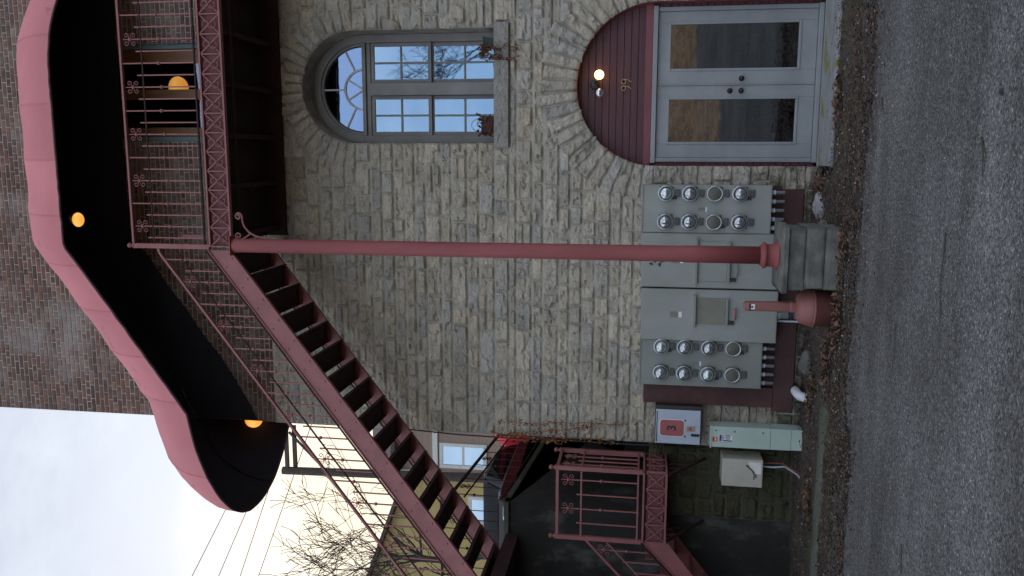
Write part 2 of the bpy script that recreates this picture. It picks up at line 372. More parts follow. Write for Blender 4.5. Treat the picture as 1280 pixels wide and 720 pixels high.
def leaf_bits(mb, x, y, z, s, rnd, tilt=.5):
    a = rnd.random() * 2 * PI; u = V(math.cos(a), math.sin(a), (rnd.random() - .5) * tilt * 2); w = V(-math.sin(a), math.cos(a), (rnd.random() - .5) * tilt * 2)
    c = V(x, y, z); k = .35 + .3 * rnd.random(); h = V(0, 0, s * .25 * rnd.random())
    t = .3 + rnd.random() * 1.2 + (1.1 if rnd.random() < .05 else 0); col = (t * (1 + .25 * rnd.random()), t, t * (.75 + .35 * rnd.random()))
    mb.add([c - u * s * .5, c + w * s * k * .5 + h, c + u * s * .5, c - w * s * k * .5 + h * .6], [(0, 1, 2), (0, 2, 3)], col)
g = MB(); rl = random.Random(3)
for i in range(22000):
    x = rl.uniform(-6.5, 4.5); e = edge(x)
    u = rl.random()
    if u < .55: y = e - .12 + abs(rl.gauss(0, .5))
    elif u < .93: y = rl.uniform(e, -.05)
    else: y = e - abs(rl.gauss(0, .32))
    if y > -.05: continue
    if -.14 < x < 2.4 and y > -.78 and rl.random() < .985: continue
    z = gz(x, y) + (.045 if y > e + .3 else .025 if y > e + .1 else .010)
    if x < -2.8 and -1.68 < y < -1.28 and rl.random() < .8: continue
    if -.2 < x < 2.4 and y > -1.08: z = -.02 if y > -.73 else -.05
    leaf_bits(g, x, y, z + rl.random() * .015, rl.uniform(.02, .055), rl)
M['leaf'] = mat('fallen_leaf', (.080, .054, .037), (.048, .036, .027), 8, .85, tint=True)
for cx_, cy_, n_ in ((-1.75, -1.85, 160), (-2.3, -1.5, 150), (-.3, -.6, 130), (2.1, -1.2, 140), (-2.9, -.75, 120), (.6, -1.35, 120), (-1.0, -2.0, 90), (-4.2, -1.0, 120)):
    for i in range(n_):
        x = rl.gauss(cx_, .16); y = rl.gauss(cy_, .10)
        if y > -.1 or (-.2 < x < 2.4 and y > -1.08): continue
        k0 = len(g.c); leaf_bits(g, x, y, gz(x, y) + .05 + rl.random() * .03, rl.uniform(.04, .085), rl, .8)
        q_ = rl.random() * 1.1 + .5; g.c[k0:] = [(1.45 * q_, 1.1 * q_, .95 * q_)] * (len(g.c) - k0)
tag(obj('fallen_leaves', g, M['leaf'], fixn=False), 'brown fallen leaves drifted in a strip along the wall and asphalt edge', 'leaf litter', kind='stuff')
g = MB()
for i in range(1400):
    x = rl.uniform(-6, 4); e = edge(x); y = rl.uniform(e - .5, -.1) if rl.random() < .7 else rl.uniform(-6.5, e)
    if -.14 < x < 1.95 and y > -.78: continue
    s = rl.uniform(.005, .018) * (1 if y > -3 else .7); z = gz(x, y) + (.05 if y > e else 0)
    t = rl.uniform(.5, 1.6)
    p = [V(rl.uniform(.6, 1) * s * math.cos(a), rl.uniform(.6, 1) * s * math.sin(a), 0) for a in (0, 1.3, 2.6, 3.9, 5.1)]
    vs = [V(x, y, z) + q for q in p] + [V(x, y, z + s * .8)]
    g.add(vs, [(k, (k + 1) % 5, 5) for k in range(5)], (t, t, t))
M['gravel'] = mat('gravel', (.2, .195, .19), (.12, .115, .11), 30, .9, tint=True)
tag(obj('loose_gravel', g, M['gravel'], fixn=False), 'small loose gravel scattered over asphalt and soil', 'gravel', kind='stuff')

# upper street level behind the retaining wall
g = MB()
def tz(y): return 4.0 - .09 * min(3.5, max(0, y - .1)) + (0 if y < 3.6 else .11 * (y - 3.6) if y < 8 else .484 + .085 * (y - 8))
def tzc(y): return min(tz(y), 7.5)
txs = [-300, -120, -60, -30, -20, -14, -9, -6, -4.98]; tys = [.1, 2, 3.6, 5, 8, 12, 16, 22, 30, 50, 100, 300]
for j in range(len(tys) - 1):
    for i in range(len(txs) - 1):
        g.add([(txs[i], tys[j], tzc(tys[j])), (txs[i + 1], tys[j], tzc(tys[j])), (txs[i + 1], tys[j + 1], tzc(tys[j + 1])), (txs[i], tys[j + 1], tzc(tys[j + 1]))], [(0, 1, 2, 3)], None, 1 if tys[j] >= 16 else 0)
for i in range(1):
    g.add([(-4.98, 10, tzc(10)), (300, 10, tzc(10)), (300, 300, 7.5), (-4.98, 300, 7.5)], [(0, 1, 2, 3)], None, 1)
o = obj('upper_street', g, [M['asphalt'], M['grass']]); weld(o); structure(o)

# ------------------------------------------------------------------ the building
XL, XR = -3.92, 6.0
ZB = 7.42                                   # stone below, brick above
bld = thing('stone_building', 'old building of rough grey limestone below and dark brick above, with arched openings', 'building', (1, 3, 0))
WIN = dict(x=.895, h=.745, sp=6.075, z0=4.14)       # arched window opening
DOOR = dict(x=.885, h=1.03, sp=2.01, z0=0.0)        # arched entrance
def half_at(o, z, grow=0):
    """half width of an arched opening at height z (None outside)"""
    h = o['h'] + grow
    if z < o['z0']: return None
    if z <= o['sp']: return h
    d = z - o['sp']
    return math.sqrt(h * h - d * d) if d < h else None

def rockface(u, w, wu, wv, seed, edge_d, amp):
    """outward depth of a rough stone at (u,w) in its own rectangle"""
    e = min(u, wu - u, w, wv - w)
    ed = edge_d * (1 + .9 * noise.noise(V(u * 11 + seed, w * 11, seed * 2)))
    k = min(1, max(0, e) / max(.004, ed)); k = k ** .6
    p = V(u * 4.5 + seed * 7.3, w * 8 + seed * 3.1, seed)
    f = noise.fractal(p, .7, 2.1, 5) + .8 * (1 - abs(noise.noise(p * 1.6 + V(3, 0, 0))) * 2.4)
    cell = noise.cell(V(u * 6 + seed + .4 * noise.noise(p * 2), w * 10 + .4 * noise.noise(p * 2.3), seed))
    tilt = (noise.noise(V(seed, 1, 0)) * (u / wu - .5) + noise.noise(V(seed, 5, 0)) * (w / wv - .5))
    return k * (.012 + amp * (.45 + .55 * f + 1.0 * tilt + .9 * cell))

PAL = [(.37, .345, .30), (.345, .33, .295), (.385, .36, .305), (.335, .33, .315), (.325, .325, .32), (.365, .33, .27), (.345, .325, .285), (.41, .385, .34), (.36, .345, .31), (.35, .335, .30)]
def stone_tint(rnd):
    c = rnd.choice(PAL); k = rnd.uniform(.86, 1.07); c = tuple(.72 * q + .28 * m_ for q, m_ in zip(c, (.36, .342, .303))); return (c[0] * k * 1.50, c[1] * k * 1.425, c[2] * k * 1.35)

st = MB(); rs = random.Random(11)
def put_stone(x0, x1, z0, z1, res=.024, proud=0, tint=None):
    gp = .003 + rs.random() * .004
    x0 += gp; x1 -= gp; z0 += gp; z1 -= gp
    wu, wv = x1 - x0, z1 - z0
    if wu < .02 or wv < .03: return
    nu = max(3, int(wu / res)); nv = max(4, int(wv / res)); seed = rs.random() * 100
    jx = [(rs.random() - .5) * .012 for _ in range(4)]
    vs = []
    for j in range(nv + 1):
        for i in range(nu + 1):
            u = wu * i / nu; w = wv * j / nv
            rim = (i in (0, nu)) or (j in (0, nv))
            d = -.004 + .006 * noise.noise(V(u * 7 + seed, w * 7, 3)) if rim else rockface(u, w, wu, wv, seed, .016, .024) + proud
            wob = .008 * noise.noise(V(u * 9 + seed, w * 9, 4)) if not rim else .009 * noise.noise(V(u * 9 + seed, w * 9, 9))
            vs.append((x0 + u + wob + jx[0] * (w / wv - .5), -d, z0 + w + wob * .8 + jx[1] * (u / wu - .5)))
    q = nu + 1
    st.add(vs, [(j * q + i, j * q + i + 1, (j + 1) * q + i + 1, (j + 1) * q + i) for j in range(nv) for i in range(nu)], tint or stone_tint(rs), 0, False)

def free_intervals(z0, z1):
    """stretches of a course not taken by openings, arch rings, or the sill"""
    cut = []
    for o, ring in ((WIN, .36), (DOOR, .50)):
        lo, hi = z0, z1
        top = o['sp'] + o['h'] + ring
        if hi <= o['z0'] + .02 or lo >= top - .03: continue
        zz = max(lo, o['sp'])
        if hi <= o['sp'] + .05: hw = o['h']
        else:
            R_ = o['h'] + ring - .085; d = max(0, (lo + hi) / 2 - o['sp'])
            hw = math.sqrt(max(.0, R_ * R_ - d * d)) if d < R_ else None
            if lo < o['sp'] - .02 and hw: hw = max(hw, o['h'])
        if hw: cut.append((o['x'] - hw, o['x'] + hw))
    if z0 < 4.13 and z1 > 3.95: cut.append((.085, 1.705))
    cut.sort(); out = []; x = XL
    for a, b in cut:
        if a > x: out.append((x, a))
        x = max(x, b)
    if x < XR: out.append((x, XR))
    return out

zc = -.12
courses = []
fixed = [3.935, 4.135, ZB]
while zc < ZB - .05:
    nxt = min(f for f in fixed if f > zc + .03)
    hgt = rs.choice([.15, .165, .18, .195, .215]) * (1.12 if zc < 1.5 else 1)
    left = nxt - zc
    if left < hgt * 1.45: hgt = left if left < .3 else left / 2
    courses.append((zc, zc + hgt)); zc += hgt
for z0, z1 in courses:
    for a, b in free_intervals(z0, z1):
        x = a; first = True
        while x < b - .02:
            L = rs.choice([.2, .28, .34, .4, .48, .56]) * rs.uniform(.85, 1.15)
            if first and a == XL: L = rs.choice([.3, .5])
            if b - (x + L) < .16: L = b - x
            if x > 2.9: L = max(L, .5)
            L = min(L, b - x)
            # occasionally two thin stones in a tall course
            rr = .024 if x < 2.4 else .07
            if z1 - z0 > .19 and rs.random() < .14:
                m_ = z0 + (z1 - z0) * rs.uniform(.4, .6); put_stone(x, x + L, z0, m_, rr); put_stone(x, x + L, m_, z1, rr)
            else: put_stone(x, x + L, z0, z1, rr)
            x += L; first = False
# voussoirs round both arches
def voussoirs(o, ring, n, proud):
    for k in range(n):
        a0 = PI * k / n + .005; a1 = PI * (k + 1) / n - .005
        r0 = o['h'] + .004; r1 = o['h'] + ring * (1 + .22 * (rs.random() - .5)); seed = rs.random() * 100
        nu, nv = 9, 18; wu = (a1 - a0) * (r0 + r1) / 2; wv = r1 - r0; vs = []
        for j in range(nv + 1):
            for i in range(nu + 1):
                u, w = i / nu, j / nv; rim = i in (0, nu) or j in (0, nv)
                d = -.012 if rim and j != 0 else (rockface(u * wu, w * wv, wu, wv, seed, .016, .026) + proud if not rim else .0)
                a = a0 + (a1 - a0) * u + .006 * noise.noise(V(w * 6 + seed, u * 5, 1)); r = r0 + (r1 - r0) * w
                vs.append((o['x'] + r * math.cos(a), -d, o['sp'] + r * math.sin(a)))
        q = nu + 1
        st.add(vs, [(j * q + i, j * q + i + 1, (j + 1) * q + i + 1, (j + 1) * q + i) for j in range(nv) for i in range(nu)], stone_tint(rs), 0, True)
voussoirs(WIN, .37, 21, .008)
voussoirs(DOOR, .51, 25, .008)
stone_wall = obj('stone_wall', st, M['stone'], bld, fixn=False)
# mortar bed with the openings left free
g = MB(); cs = .05
nx_ = int((XR - XL) / cs); nz_ = int((ZB + .15) / cs)
for i in range(nx_):
    x = XL + cs * (i + .5)
    run = None
    for j in range(nz_ + 1):
        z = -.12 + cs * (j + .5)
        inside = False
        for o in (WIN, DOOR):
            hw = half_at(o, z + .02, .03)
            if hw is None and z > o['z0'] - .02: hw = half_at(o, z - .02, .03)
            if hw is not None and abs(x - o['x']) < hw: inside = True
        if j == nz_: inside = True
        if not inside and run is None: run = z - cs / 2
        if inside and run is not None:
            g.add([(x - cs / 2, 0.001, run), (x + cs / 2, .001, run), (x + cs / 2, .001, z - cs / 2), (x - cs / 2, .001, z - cs / 2)], [(0, 1, 2, 3)]); run = None
obj('mortar', g, M['mortar'], stone_wall)
# reveals (the inner faces of the openings)
def reveal(o, y0, y1, sill):
    mb = MB(); pts = [(o['x'] + o['h'], o['z0'])] + [(o['x'] + o['h'] * math.cos(PI * k / 40), o['sp'] + o['h'] * math.sin(PI * k / 40)) for k in range(41)] + [(o['x'] - o['h'], o['z0'])]
    for p, q in zip(pts, pts[1:]):
        mb.add([(p[0], y0, p[1]), (q[0], y0, q[1]), (q[0], y1, q[1]), (p[0], y1, p[1])], [(0, 1, 2, 3)], None, 0, True)
        def out(t): return (o['x'] + (t[0] - o['x']) * (1 + .1 / o['h']), o['sp'] + (t[1] - o['sp']) * (1 + .1 / o['h']) if t[1] > o['sp'] else t[1])
        a, b = out(p), out(q)
        mb.add([(p[0], y0 + .012, p[1]), (q[0], y0 + .012, q[1]), (b[0], y0 + .012, b[1]), (a[0], y0 + .012, a[1])], [(0, 1, 2, 3)])
    return mb
obj('window_reveal', reveal(WIN, -.004, .70, 0), M['reveal'], stone_wall)
obj('door_reveal', reveal(DOOR, -.004, .4, 0), M['red_trim'], stone_wall)
# side and rear of the building, plain stone and brick
g = MB(); g.add([(XL, .0, -.1), (XL, 10, -.1), (XL, 10, ZB), (XL, 0, ZB)], [(0, 1, 2, 3)]); 
obj('side_wall', g, M['mortar'], bld)
g = MB(); g.add([(XR, .0, -.1), (XR, 10, -.1), (XR, 10, 13.6), (XR, 0, 13.6)], [(0, 1, 2, 3)]); obj('side_wall', g, M['mortar'], bld)
g = MB(); g.box(XL + .001, XR - .001, .05, 9.99, 13.5, 13.6); obj('roof', g, M['black_metal'], bld)

# brick upper wall
UD = dict(x0=.17, x1=1.53, z0=7.5, z1=9.9)         # balcony door opening
bk = MB(); rb = random.Random(5)
BH, BL, BY = .0735, .215, .03
z = ZB; row = 0
while z < 13.5:
    header = (row % 6 == 5); L = BL / 2 if header else BL
    x = XL - (L / 2 if row % 2 else 0)
    while x < XR:
        a, b = max(x, XL), min(x + L, XR)
        x += L
        if b - a < .03: continue
        if z + BH > UD['z0'] and z < UD['z1']:
            if a > UD['x0'] - .01 and b < UD['x1'] + .01: continue
            if a < UD['x0'] < b: b = UD['x0']
            if a < UD['x1'] < b: a = UD['x1']
            if UD['x0'] - .001 < a and b < UD['x1'] + .001: continue
        if b - a < .03: continue
        t = rb.random(); k = rb.uniform(.78, 1.16)
        c = (.155, .088, .07) if t < .45 else (.12, .078, .068) if t < .72 else (.19, .128, .10) if t < .9 else (.118, .082, .072)
        c = tuple(q * k for q in c)
        d = rb.uniform(.003, .009); gp = .006
        x0, x1, z0, z1 = a + gp, b - gp, z + gp, z + BH - gp; s_ = .004
        j = [rb.uniform(-.002, .002) for _ in range(4)]
        vs = [(x0, BY, z0), (x1, BY, z0), (x1, BY, z1), (x0, BY, z1), (x0 + s_, BY - d, z0 + s_ + j[0]), (x1 - s_, BY - d, z0 + s_ + j[1]), (x1 - s_, BY - d, z1 - s_ + j[2]), (x0 + s_, BY - d, z1 - s_ + j[3])]
        bk.add(vs, [(4, 5, 6, 7), (0, 1, 5, 4), (1, 2, 6, 5), (2, 3, 7, 6), (3, 0, 4, 7)], c)
    z += BH; row += 1
brick_wall = obj('brick_wall', bk, M['brick'], bld, fixn=False)
g = MB()
for a, b, c, d in ((XL, UD['x0'], ZB, 13.5), (UD['x1'], XR, ZB, 13.5), (UD['x0'], UD['x1'], UD['z1'], 13.5), (UD['x0'], UD['x1'], ZB, UD['z0'])):
    g.add([(a, BY + .0005, c), (b, BY + .0005, c), (b, BY + .0005, d), (a, BY + .0005, d)], [(0, 1, 2, 3)])
g.add([(XL + .002, BY, ZB), (XL + .002, 10, ZB), (XL + .002, 10, 13.5), (XL + .002, BY, 13.5)], [(0, 1, 2, 3)])
obj('mortar', g, M['brick_mortar'], brick_wall)

# ---- arched window
fy = .42
aw = MB(); cx, sp, z0w = WIN['x'], WIN['sp'], WIN['z0']
def arch_ring(mb, cx, sp, r0, r1, y0, y1, n=40, a0=0, a1=PI, mi=0):
    vs = []
    for k in range(n + 1):
        a = a0 + (a1 - a0) * k / n
        for r in (r0, r1):
            for y in (y0, y1): vs.append((cx + r * math.cos(a), y, sp + r * math.sin(a)))
    fs = []
    for k in range(n):
        b = k * 4
        for p, q in ((0, 1), (1, 3), (3, 2), (2, 0)): fs.append((b + p, b + q, b + 4 + q, b + 4 + p))
    fs += [(0, 1, 3, 2), (n * 4, n * 4 + 2, n * 4 + 3, n * 4 + 1)]
    mb.add(vs, fs, None, mi)
arch_ring(aw, cx, sp, .63, .743, fy - .05, fy + .06)
arch_ring(aw, cx, sp, .595, .6305, fy - .015, fy + .05)
aw.box(cx - .743, cx - .635, fy - .05, fy + .06, z0w, sp); aw.box(cx + .635, cx + .743, fy - .05, fy + .06, z0w, sp)
aw.box(cx - .634, cx + .634, fy - .06, fy + .05, sp - .04, sp + .012)
aw.box(cx - .634, cx + .634, fy - .02, fy + .05, sp - .10, sp - .041)
aw.box(cx - .085, cx + .085, fy - .05, fy + .05, z0w, sp - .101)
win = obj('arched_window', aw, M['grey_frame'], bld, bevel=.006)
for sx in (-1, 1):
    xa, xb = (cx - .633, cx - .087) if sx < 0 else (cx + .087, cx + .633)
    zm = 5.10
    for (za, zb, yo) in ((zm, sp - .102, 0), (z0w + .002, zm + .03, .045)):
        sm = MB(); w = .05
        sm.box(xa, xa + w, fy + yo, fy + yo + .04, za, zb); sm.box(xb - w, xb, fy + yo, fy + yo + .04, za, zb)
        sm.box(xa + w, xb - w, fy + yo, fy + yo + .04, za, za + .05); sm.box(xa + w, xb - w, fy + yo, fy + yo + .04, zb - .05, zb)
        xm = (xa + xb) / 2; zq = (za + zb) / 2
        sm.box(xm - .014, xm + .014, fy + yo + .004, fy + yo + .034, za + .05, zb - .05)
        sm.box(xa + w, xm - .0141, fy + yo + .004, fy + yo + .034, zq - .014, zq + .014); sm.box(xm + .0141, xb - w, fy + yo + .004, fy + yo + .034, zq - .014, zq + .014)
        obj('sash', sm, M['grey_frame'], win, bevel=.004)
        gm = MB(); gm.box(xa + w - .005, xb - w + .005, fy + yo + .018, fy + yo + .022, za + .045, zb - .045); obj('glass_pane', gm, M['glass'], win)
gm = MB(); arch = [(cx + .58 * math.cos(PI * k / 30), sp + .013 + .575 * math.sin(PI * k / 30)) for k in range(31)]
gm.prism(arch, fy + .02, fy + .024); obj('fanlight_glass', gm, M['fan_glass'], win)
mm = MB(); arch_ring(mm, cx, sp + .013, .262, .29, fy + .0, fy + .035, 30)
for r0, r1, a in ((.285, .58, 90), (.285, .58, 26), (.285, .58, 154), (.0, .27, 59), (.0, .27, 121)):
    a = math.radians(a); d = V(math.cos(a), 0, math.sin(a)); c0 = V(cx, fy + .017, sp + .013)
    mm.bar(c0 + d * r0, c0 + d * r1, .03, .022)
M['muntin'] = mat('pale_muntin_paint', (.55, .57, .6), (.48, .5, .53), 4, .6)
obj('fanlight_muntins', mm, M['muntin'], win)
sl = MB()
nsx, nsz = 60, 8
x0, x1, zz0, zz1 = .09, 1.70, 3.94, 4.135
vs = [(x0 + (x1 - x0) * i / nsx, -.075 - (.012 * noise.fractal(V(i * .4, j * .8, 2), 1, 2, 3) if 0 < i < nsx and 0 < j < nsz else -.006), zz0 + (zz1 - zz0) * j / nsz) for j in range(nsz + 1) for i in range(nsx + 1)]
sl.add(vs, [(j * (nsx + 1) + i, j * (nsx + 1) + i + 1, (j + 1) * (nsx + 1) + i + 1, (j + 1) * (nsx + 1) + i) for j in range(nsz) for i in range(nsx)], (.36, .34, .31), 0, True)
sl.add([(x0, -.07, zz1), (x1, -.07, zz1), (x1, .46, zz1 + .006), (x0, .46, zz1 + .006)], [(0, 1, 2, 3)], (.3, .29, .27))
sl.add([(x0, -.07, zz0), (x1, -.07, zz0), (x1, .0, zz0), (x0, 0, zz0)], [(3, 2, 1, 0)], (.3, .29, .27))
for xx in (x0, x1): sl.add([(xx, -.07, zz0), (xx, .0, zz0), (xx, .0, zz1), (xx, -.07, zz1)], [(0, 1, 2, 3)], (.33, .31, .29))
obj('sill', sl, M['stone'], win)
def room(name, x0, x1, y0, y1, z0, z1, m, parent):
    r_ = MB(); P8 = [(x0, y0, z0), (x1, y0, z0), (x1, y1, z0), (x0, y1, z0), (x0, y0, z1), (x1, y0, z1), (x1, y1, z1), (x0, y1, z1)]
    r_.add(P8, [(0, 1, 2, 3), (4, 5, 6, 7), (3, 2, 6, 7), (0, 3, 7, 4), (1, 2, 6, 5)]); return obj(name, r_, m, parent)
room('room', -.4, 2.2, fy + .10, 3.0, 3.8, 7.1, M['interior'], win)

# ---- entrance: boarded tympanum, red header, double glazed door
ey = .16; cx = DOOR['x']
en = MB(); zt = 2.17
# horizontal boards, each a narrow box with a groove
zb = zt
bh = .092
while zb < DOOR['sp'] + DOOR['h'] - .01:
    zc_ = min(zb + bh, DOOR['sp'] + DOOR['h'] - .008)
    hw0 = math.sqrt(max(0, (DOOR['h'] - .003) ** 2 - (zb - DOOR['sp']) ** 2)); hw1 = math.sqrt(max(0, (DOOR['h'] - .003) ** 2 - (zc_ - .009 - DOOR['sp']) ** 2))
    en.prism([(cx - hw0, zb), (cx + hw0, zb), (cx + hw1, zc_ - .009), (cx - hw1, zc_ - .009)], ey, ey + .03)
    zb = zc_
arch = [(cx + (DOOR['h'] - .002) * math.cos(PI * k / 40), DOOR['sp'] + (DOOR['h'] - .002) * math.sin(PI * k / 40)) for k in range(41)]
en.prism(arch, ey + .031, ey + .05)
# side strips of short boards
for xa, xb in ((cx - DOOR['h'] + .002, cx - .985), (cx + .985, cx + DOOR['h'] - .002)):
    z = .0
    while z < 2.0: en.box(xa, xb, ey, ey + .03, z, min(z + .085, 2.009)); z += .093
ent = obj('entrance', en, M['board'], bld)
h_ = MB(); h_.box(cx - DOOR['h'] + .004, cx + DOOR['h'] - .004, ey - .03, ey + .045, 2.075, 2.168); obj('header', h_, M['red_trim'], ent, bevel=.006)
h_ = MB(); h_.box(cx - 1.0, cx + 1.0, ey - .045, ey + .05, 2.012, 2.073); h_.box(cx - .984, cx - .93, ey - .02, ey + .06, .03, 2.011); h_.box(cx + .93, cx + .984, ey - .02, ey + .06, .03, 2.011)
h_.box(cx - .99, cx + .99, ey - .05, ey + .06, -.03, .028)
obj('door_frame', h_, M['door_paint'], ent, bevel=.006)
def leaf(xa, xb, gx0, gx1, gz0, gz1, name):
    d = MB(); ya, yb = ey + .01, ey + .055
    d.box(xa, gx0 - .03, ya, yb, .032, 2.008); d.box(gx1 + .03, xb, ya, yb, .032, 2.008)
    d.box(gx0 - .0299, gx1 + .0299, ya, yb, .032, gz0 - .03); d.box(gx0 - .0299, gx1 + .0299, ya, yb, gz1 + .03, 2.008)
    dl = obj('door_leaf', d, M['door_paint'], bld, bevel=.004)
    mo = MB(); y2 = ya - .012
    for q in ((gx0 - .035, gx1 + .035, gz0 - .035, gz0 - .005), (gx0 - .035, gx1 + .035, gz1 + .005, gz1 + .035), (gx0 - .035, gx0 - .005, gz0 - .0049, gz1 + .0049), (gx1 + .005, gx1 + .035, gz0 - .0049, gz1 + .0049)):
        mo.box(q[0], q[1], y2, ya + .03, q[2], q[3])
    obj('moulding', mo, M['door_paint'], dl, bevel=.005)
    gm = MB(); gm.box(gx0 - .008, gx1 + .008, ya + .018, ya + .022, gz0 - .008, gz1 + .008); obj('glass_pane', gm, M['door_glass'], dl)
    return dl
dL = leaf(cx - .928, cx - .004, .165, .70, .26, 1.84, 'l'); dR = leaf(cx + .004, cx + .928, 1.10, 1.645, .26, 1.84, 'r')
def knob(par, x, z, name, r=.028):
    k = MB(); k.lathe([(.0, 0), (.034, 0), (.034, .008), (.012, .012), (.012, .035), (r, .045), (r, .062), (r * .6, .074), (0, .076)], (x, ey + .01, z), 'y', 16, sign=-1); obj(name, k, M['dark_knob'], par)
knob(dR, .965, .94, 'knob'); knob(dL, .81, .94, 'knob'); knob(dL, .81, 1.08, 'deadbolt', .024)
am = MB(); am.box(cx - .003, cx + .012, ey - .004, ey + .012, .035, 2.005); obj('astragal', am, M['door_paint'], dL, bevel=.003)
hall = room('hallway', -.25, 2.0, ey + .3, 4.2, -.02, 2.2, M['interior_door'], ent)
hb = MB(); hb.box(.33, .62, 2.0, 2.05, 0, 1.95); obj('inner_door', hb, M['red_trim'], ent)
# curly brass house number 99
nm = MB()
for xo in (.855, .94):
    pts = []
    c9 = V(xo, ey - .012, 2.44)
    for k in range(26):
        a = math.radians(200 - 335 * k / 25); rr = .030 * (.6 + .4 * min(1, k / 9))
        pts.append(c9 + V(rr * math.cos(a), 0, rr * 1.0 * math.sin(a)))
    pts2 = [c9 + V(.029 * math.cos(t), 0, .029 * math.sin(t)) for t in [math.radians(190 - 20 * q) for q in range(0, 20)]]
    tail = [c9 + V(.030 - .010 * q * q - .028 * q ** 3, 0, -.10 * q) for q in [i / 8 for i in range(9)]]
    nm.tube(pts2, .0065, 6); nm.tube(tail, .0065, 6)
obj('house_number', nm, M['brass'], ent)

# ---- balcony door (upper window seen behind the railing)
uy = .12
um = MB(); um.box(UD['x0'], UD['x0'] + .07, uy - .06, uy + .08, 7.5, 9.9); um.box(UD['x1'] - .07, UD['x1'], uy - .06, uy + .08, 7.5, 9.9); um.box(UD['x0'] + .071, UD['x1'] - .071, uy - .06, uy + .08, 9.8, 9.9)
bd = obj('balcony_door', um, M['blue_frame'], bld, bevel=.005)
for xa, xb in ((.241, .371), (.765, .905), (1.265, 1.458)):
    s_ = MB(); s_.box(xa, xb, uy - .02, uy + .04, 7.52, 9.795); obj('stile', s_, M['wood'], bd, bevel=.005)
for xa, xb in ((.3711, .7649), (.9051, 1.2649)):
    for za, zb_ in ((7.52, 7.62), (9.69, 9.795)):
        s_ = MB(); s_.box(xa, xb, uy - .015, uy + .035, za, zb_); obj('rail', s_, M['wood'], bd)
for xa, xb in ((.3715, .7645), (.9055, 1.2645)):
    gm = MB(); gm.add([(xa, uy + .028, 7.6), (xb, uy + .028, 7.6), (xb, uy - .012, 9.72), (xa, uy - .012, 9.72)], [(0, 1, 2, 3)]); obj('glass_pane', gm, M['high_glass'], bd)
room('room', -.3, 2.2, uy + .09, 3, 7.45, 10.4, M['interior'], bd)
il = thing('globe_lamp', 'glowing orange globe lamp seen through the glass of the balcony door', 'lamp', (1.0, .62, 9.25))
gm = MB(); gm.sphere((.97, .62, 9.02), .165, 20, 14, sc=(1, 1, .8)); obj('globe', gm, M['globe'], il)
gm = MB(); gm.lathe([(0, .0), (.05, 0), (.05, .04), (.015, .05), (.012, 1.0), (0, 1.0)], (.97, .62, 9.15), 'z', 12); obj('stem', gm, M['black_metal'], il)

# ------------------------------------------------------------------ ironwork parts (shared meshes, local coordinates)
def spiral(c, r0, r1, a0, turns, n=18, flip=1, y=0):
    return [V(c[0] + (r0 + (r1 - r0) * i / n) * math.cos(a0 + flip * turns * 2 * PI * i / n), y, c[1] + (r0 + (r1 - r0) * i / n) * math.sin(a0 + flip * turns * 2 * PI * i / n)) for i in range(n + 1)]
ro = MB()
for sx in (-1, 1):
    for sz in (-1, 1):
        pts = spiral((.045, .047), .033, .010, math.radians(225), 1.15, 20, 1 if True else -1)
        pts = [V(.0, 0, .0)] + pts[1:]
        pts = [V(p.x * sx, 0, p.z * sz) for p in pts]
        ro.tube(pts, .0050, 5)
ro.sphere((0, 0, 0), .022, 10, 8, sc=(1, .8, 1)); ro.tube([V(0, 0, -.1), V(0, 0, .095)], .0065, 5)
ROS = ro.mesh('rosette', M['iron']); ROSD = ro.mesh('dark_rosette', M['iron_dark'])
def picket_mesh(h, collar, name, m=None, hw=.0075):
    p = MB(); p.box(-hw, hw, -hw, hw, 0, h)
    if collar:
        p.lathe([(.008, 0), (.019, .008), (.024, .022), (.019, .036), (.008, .044)], (0, 0, h * .52 if h < .9 else .45), 'z', 10)
    return p.mesh(name, m or M['iron'])
PW = .233; PH = .25
fp = MB(); w2, h2 = PW / 2, PH / 2
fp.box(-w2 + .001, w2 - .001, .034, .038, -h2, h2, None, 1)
fp.box(-w2, -w2 + .014, -.006, .0175, -h2, h2)
for s_ in (-1, 1): fp.bar((-w2 + .014, .004 + .004 * s_, -h2 * s_), (w2, .004 + .004 * s_, h2 * s_), .008, .013)
for s_ in (1, -1):
    pts = [V(s_ * p.x, -.004, s_ * p.z) for p in spiral((.0, .045), .045, .042, math.radians(-100), .62, 14, 1)]
    pts += [pts[-1] + V(s_ * .012, 0, -s_ * .012)]
    fp.tube(pts, .0065, 5)
FPAN = fp.mesh('fascia_panel', [M['iron'], M['iron_shade']])
def ball_finial(x, y, z):
    b = MB(); b.lathe([(.036, 0), (.036, .012), (.016, .02), (.014, .034), (.026, .044), (.034, .062), (.026, .083), (.0, .092)], (x, y, z), 'z', 14); return b

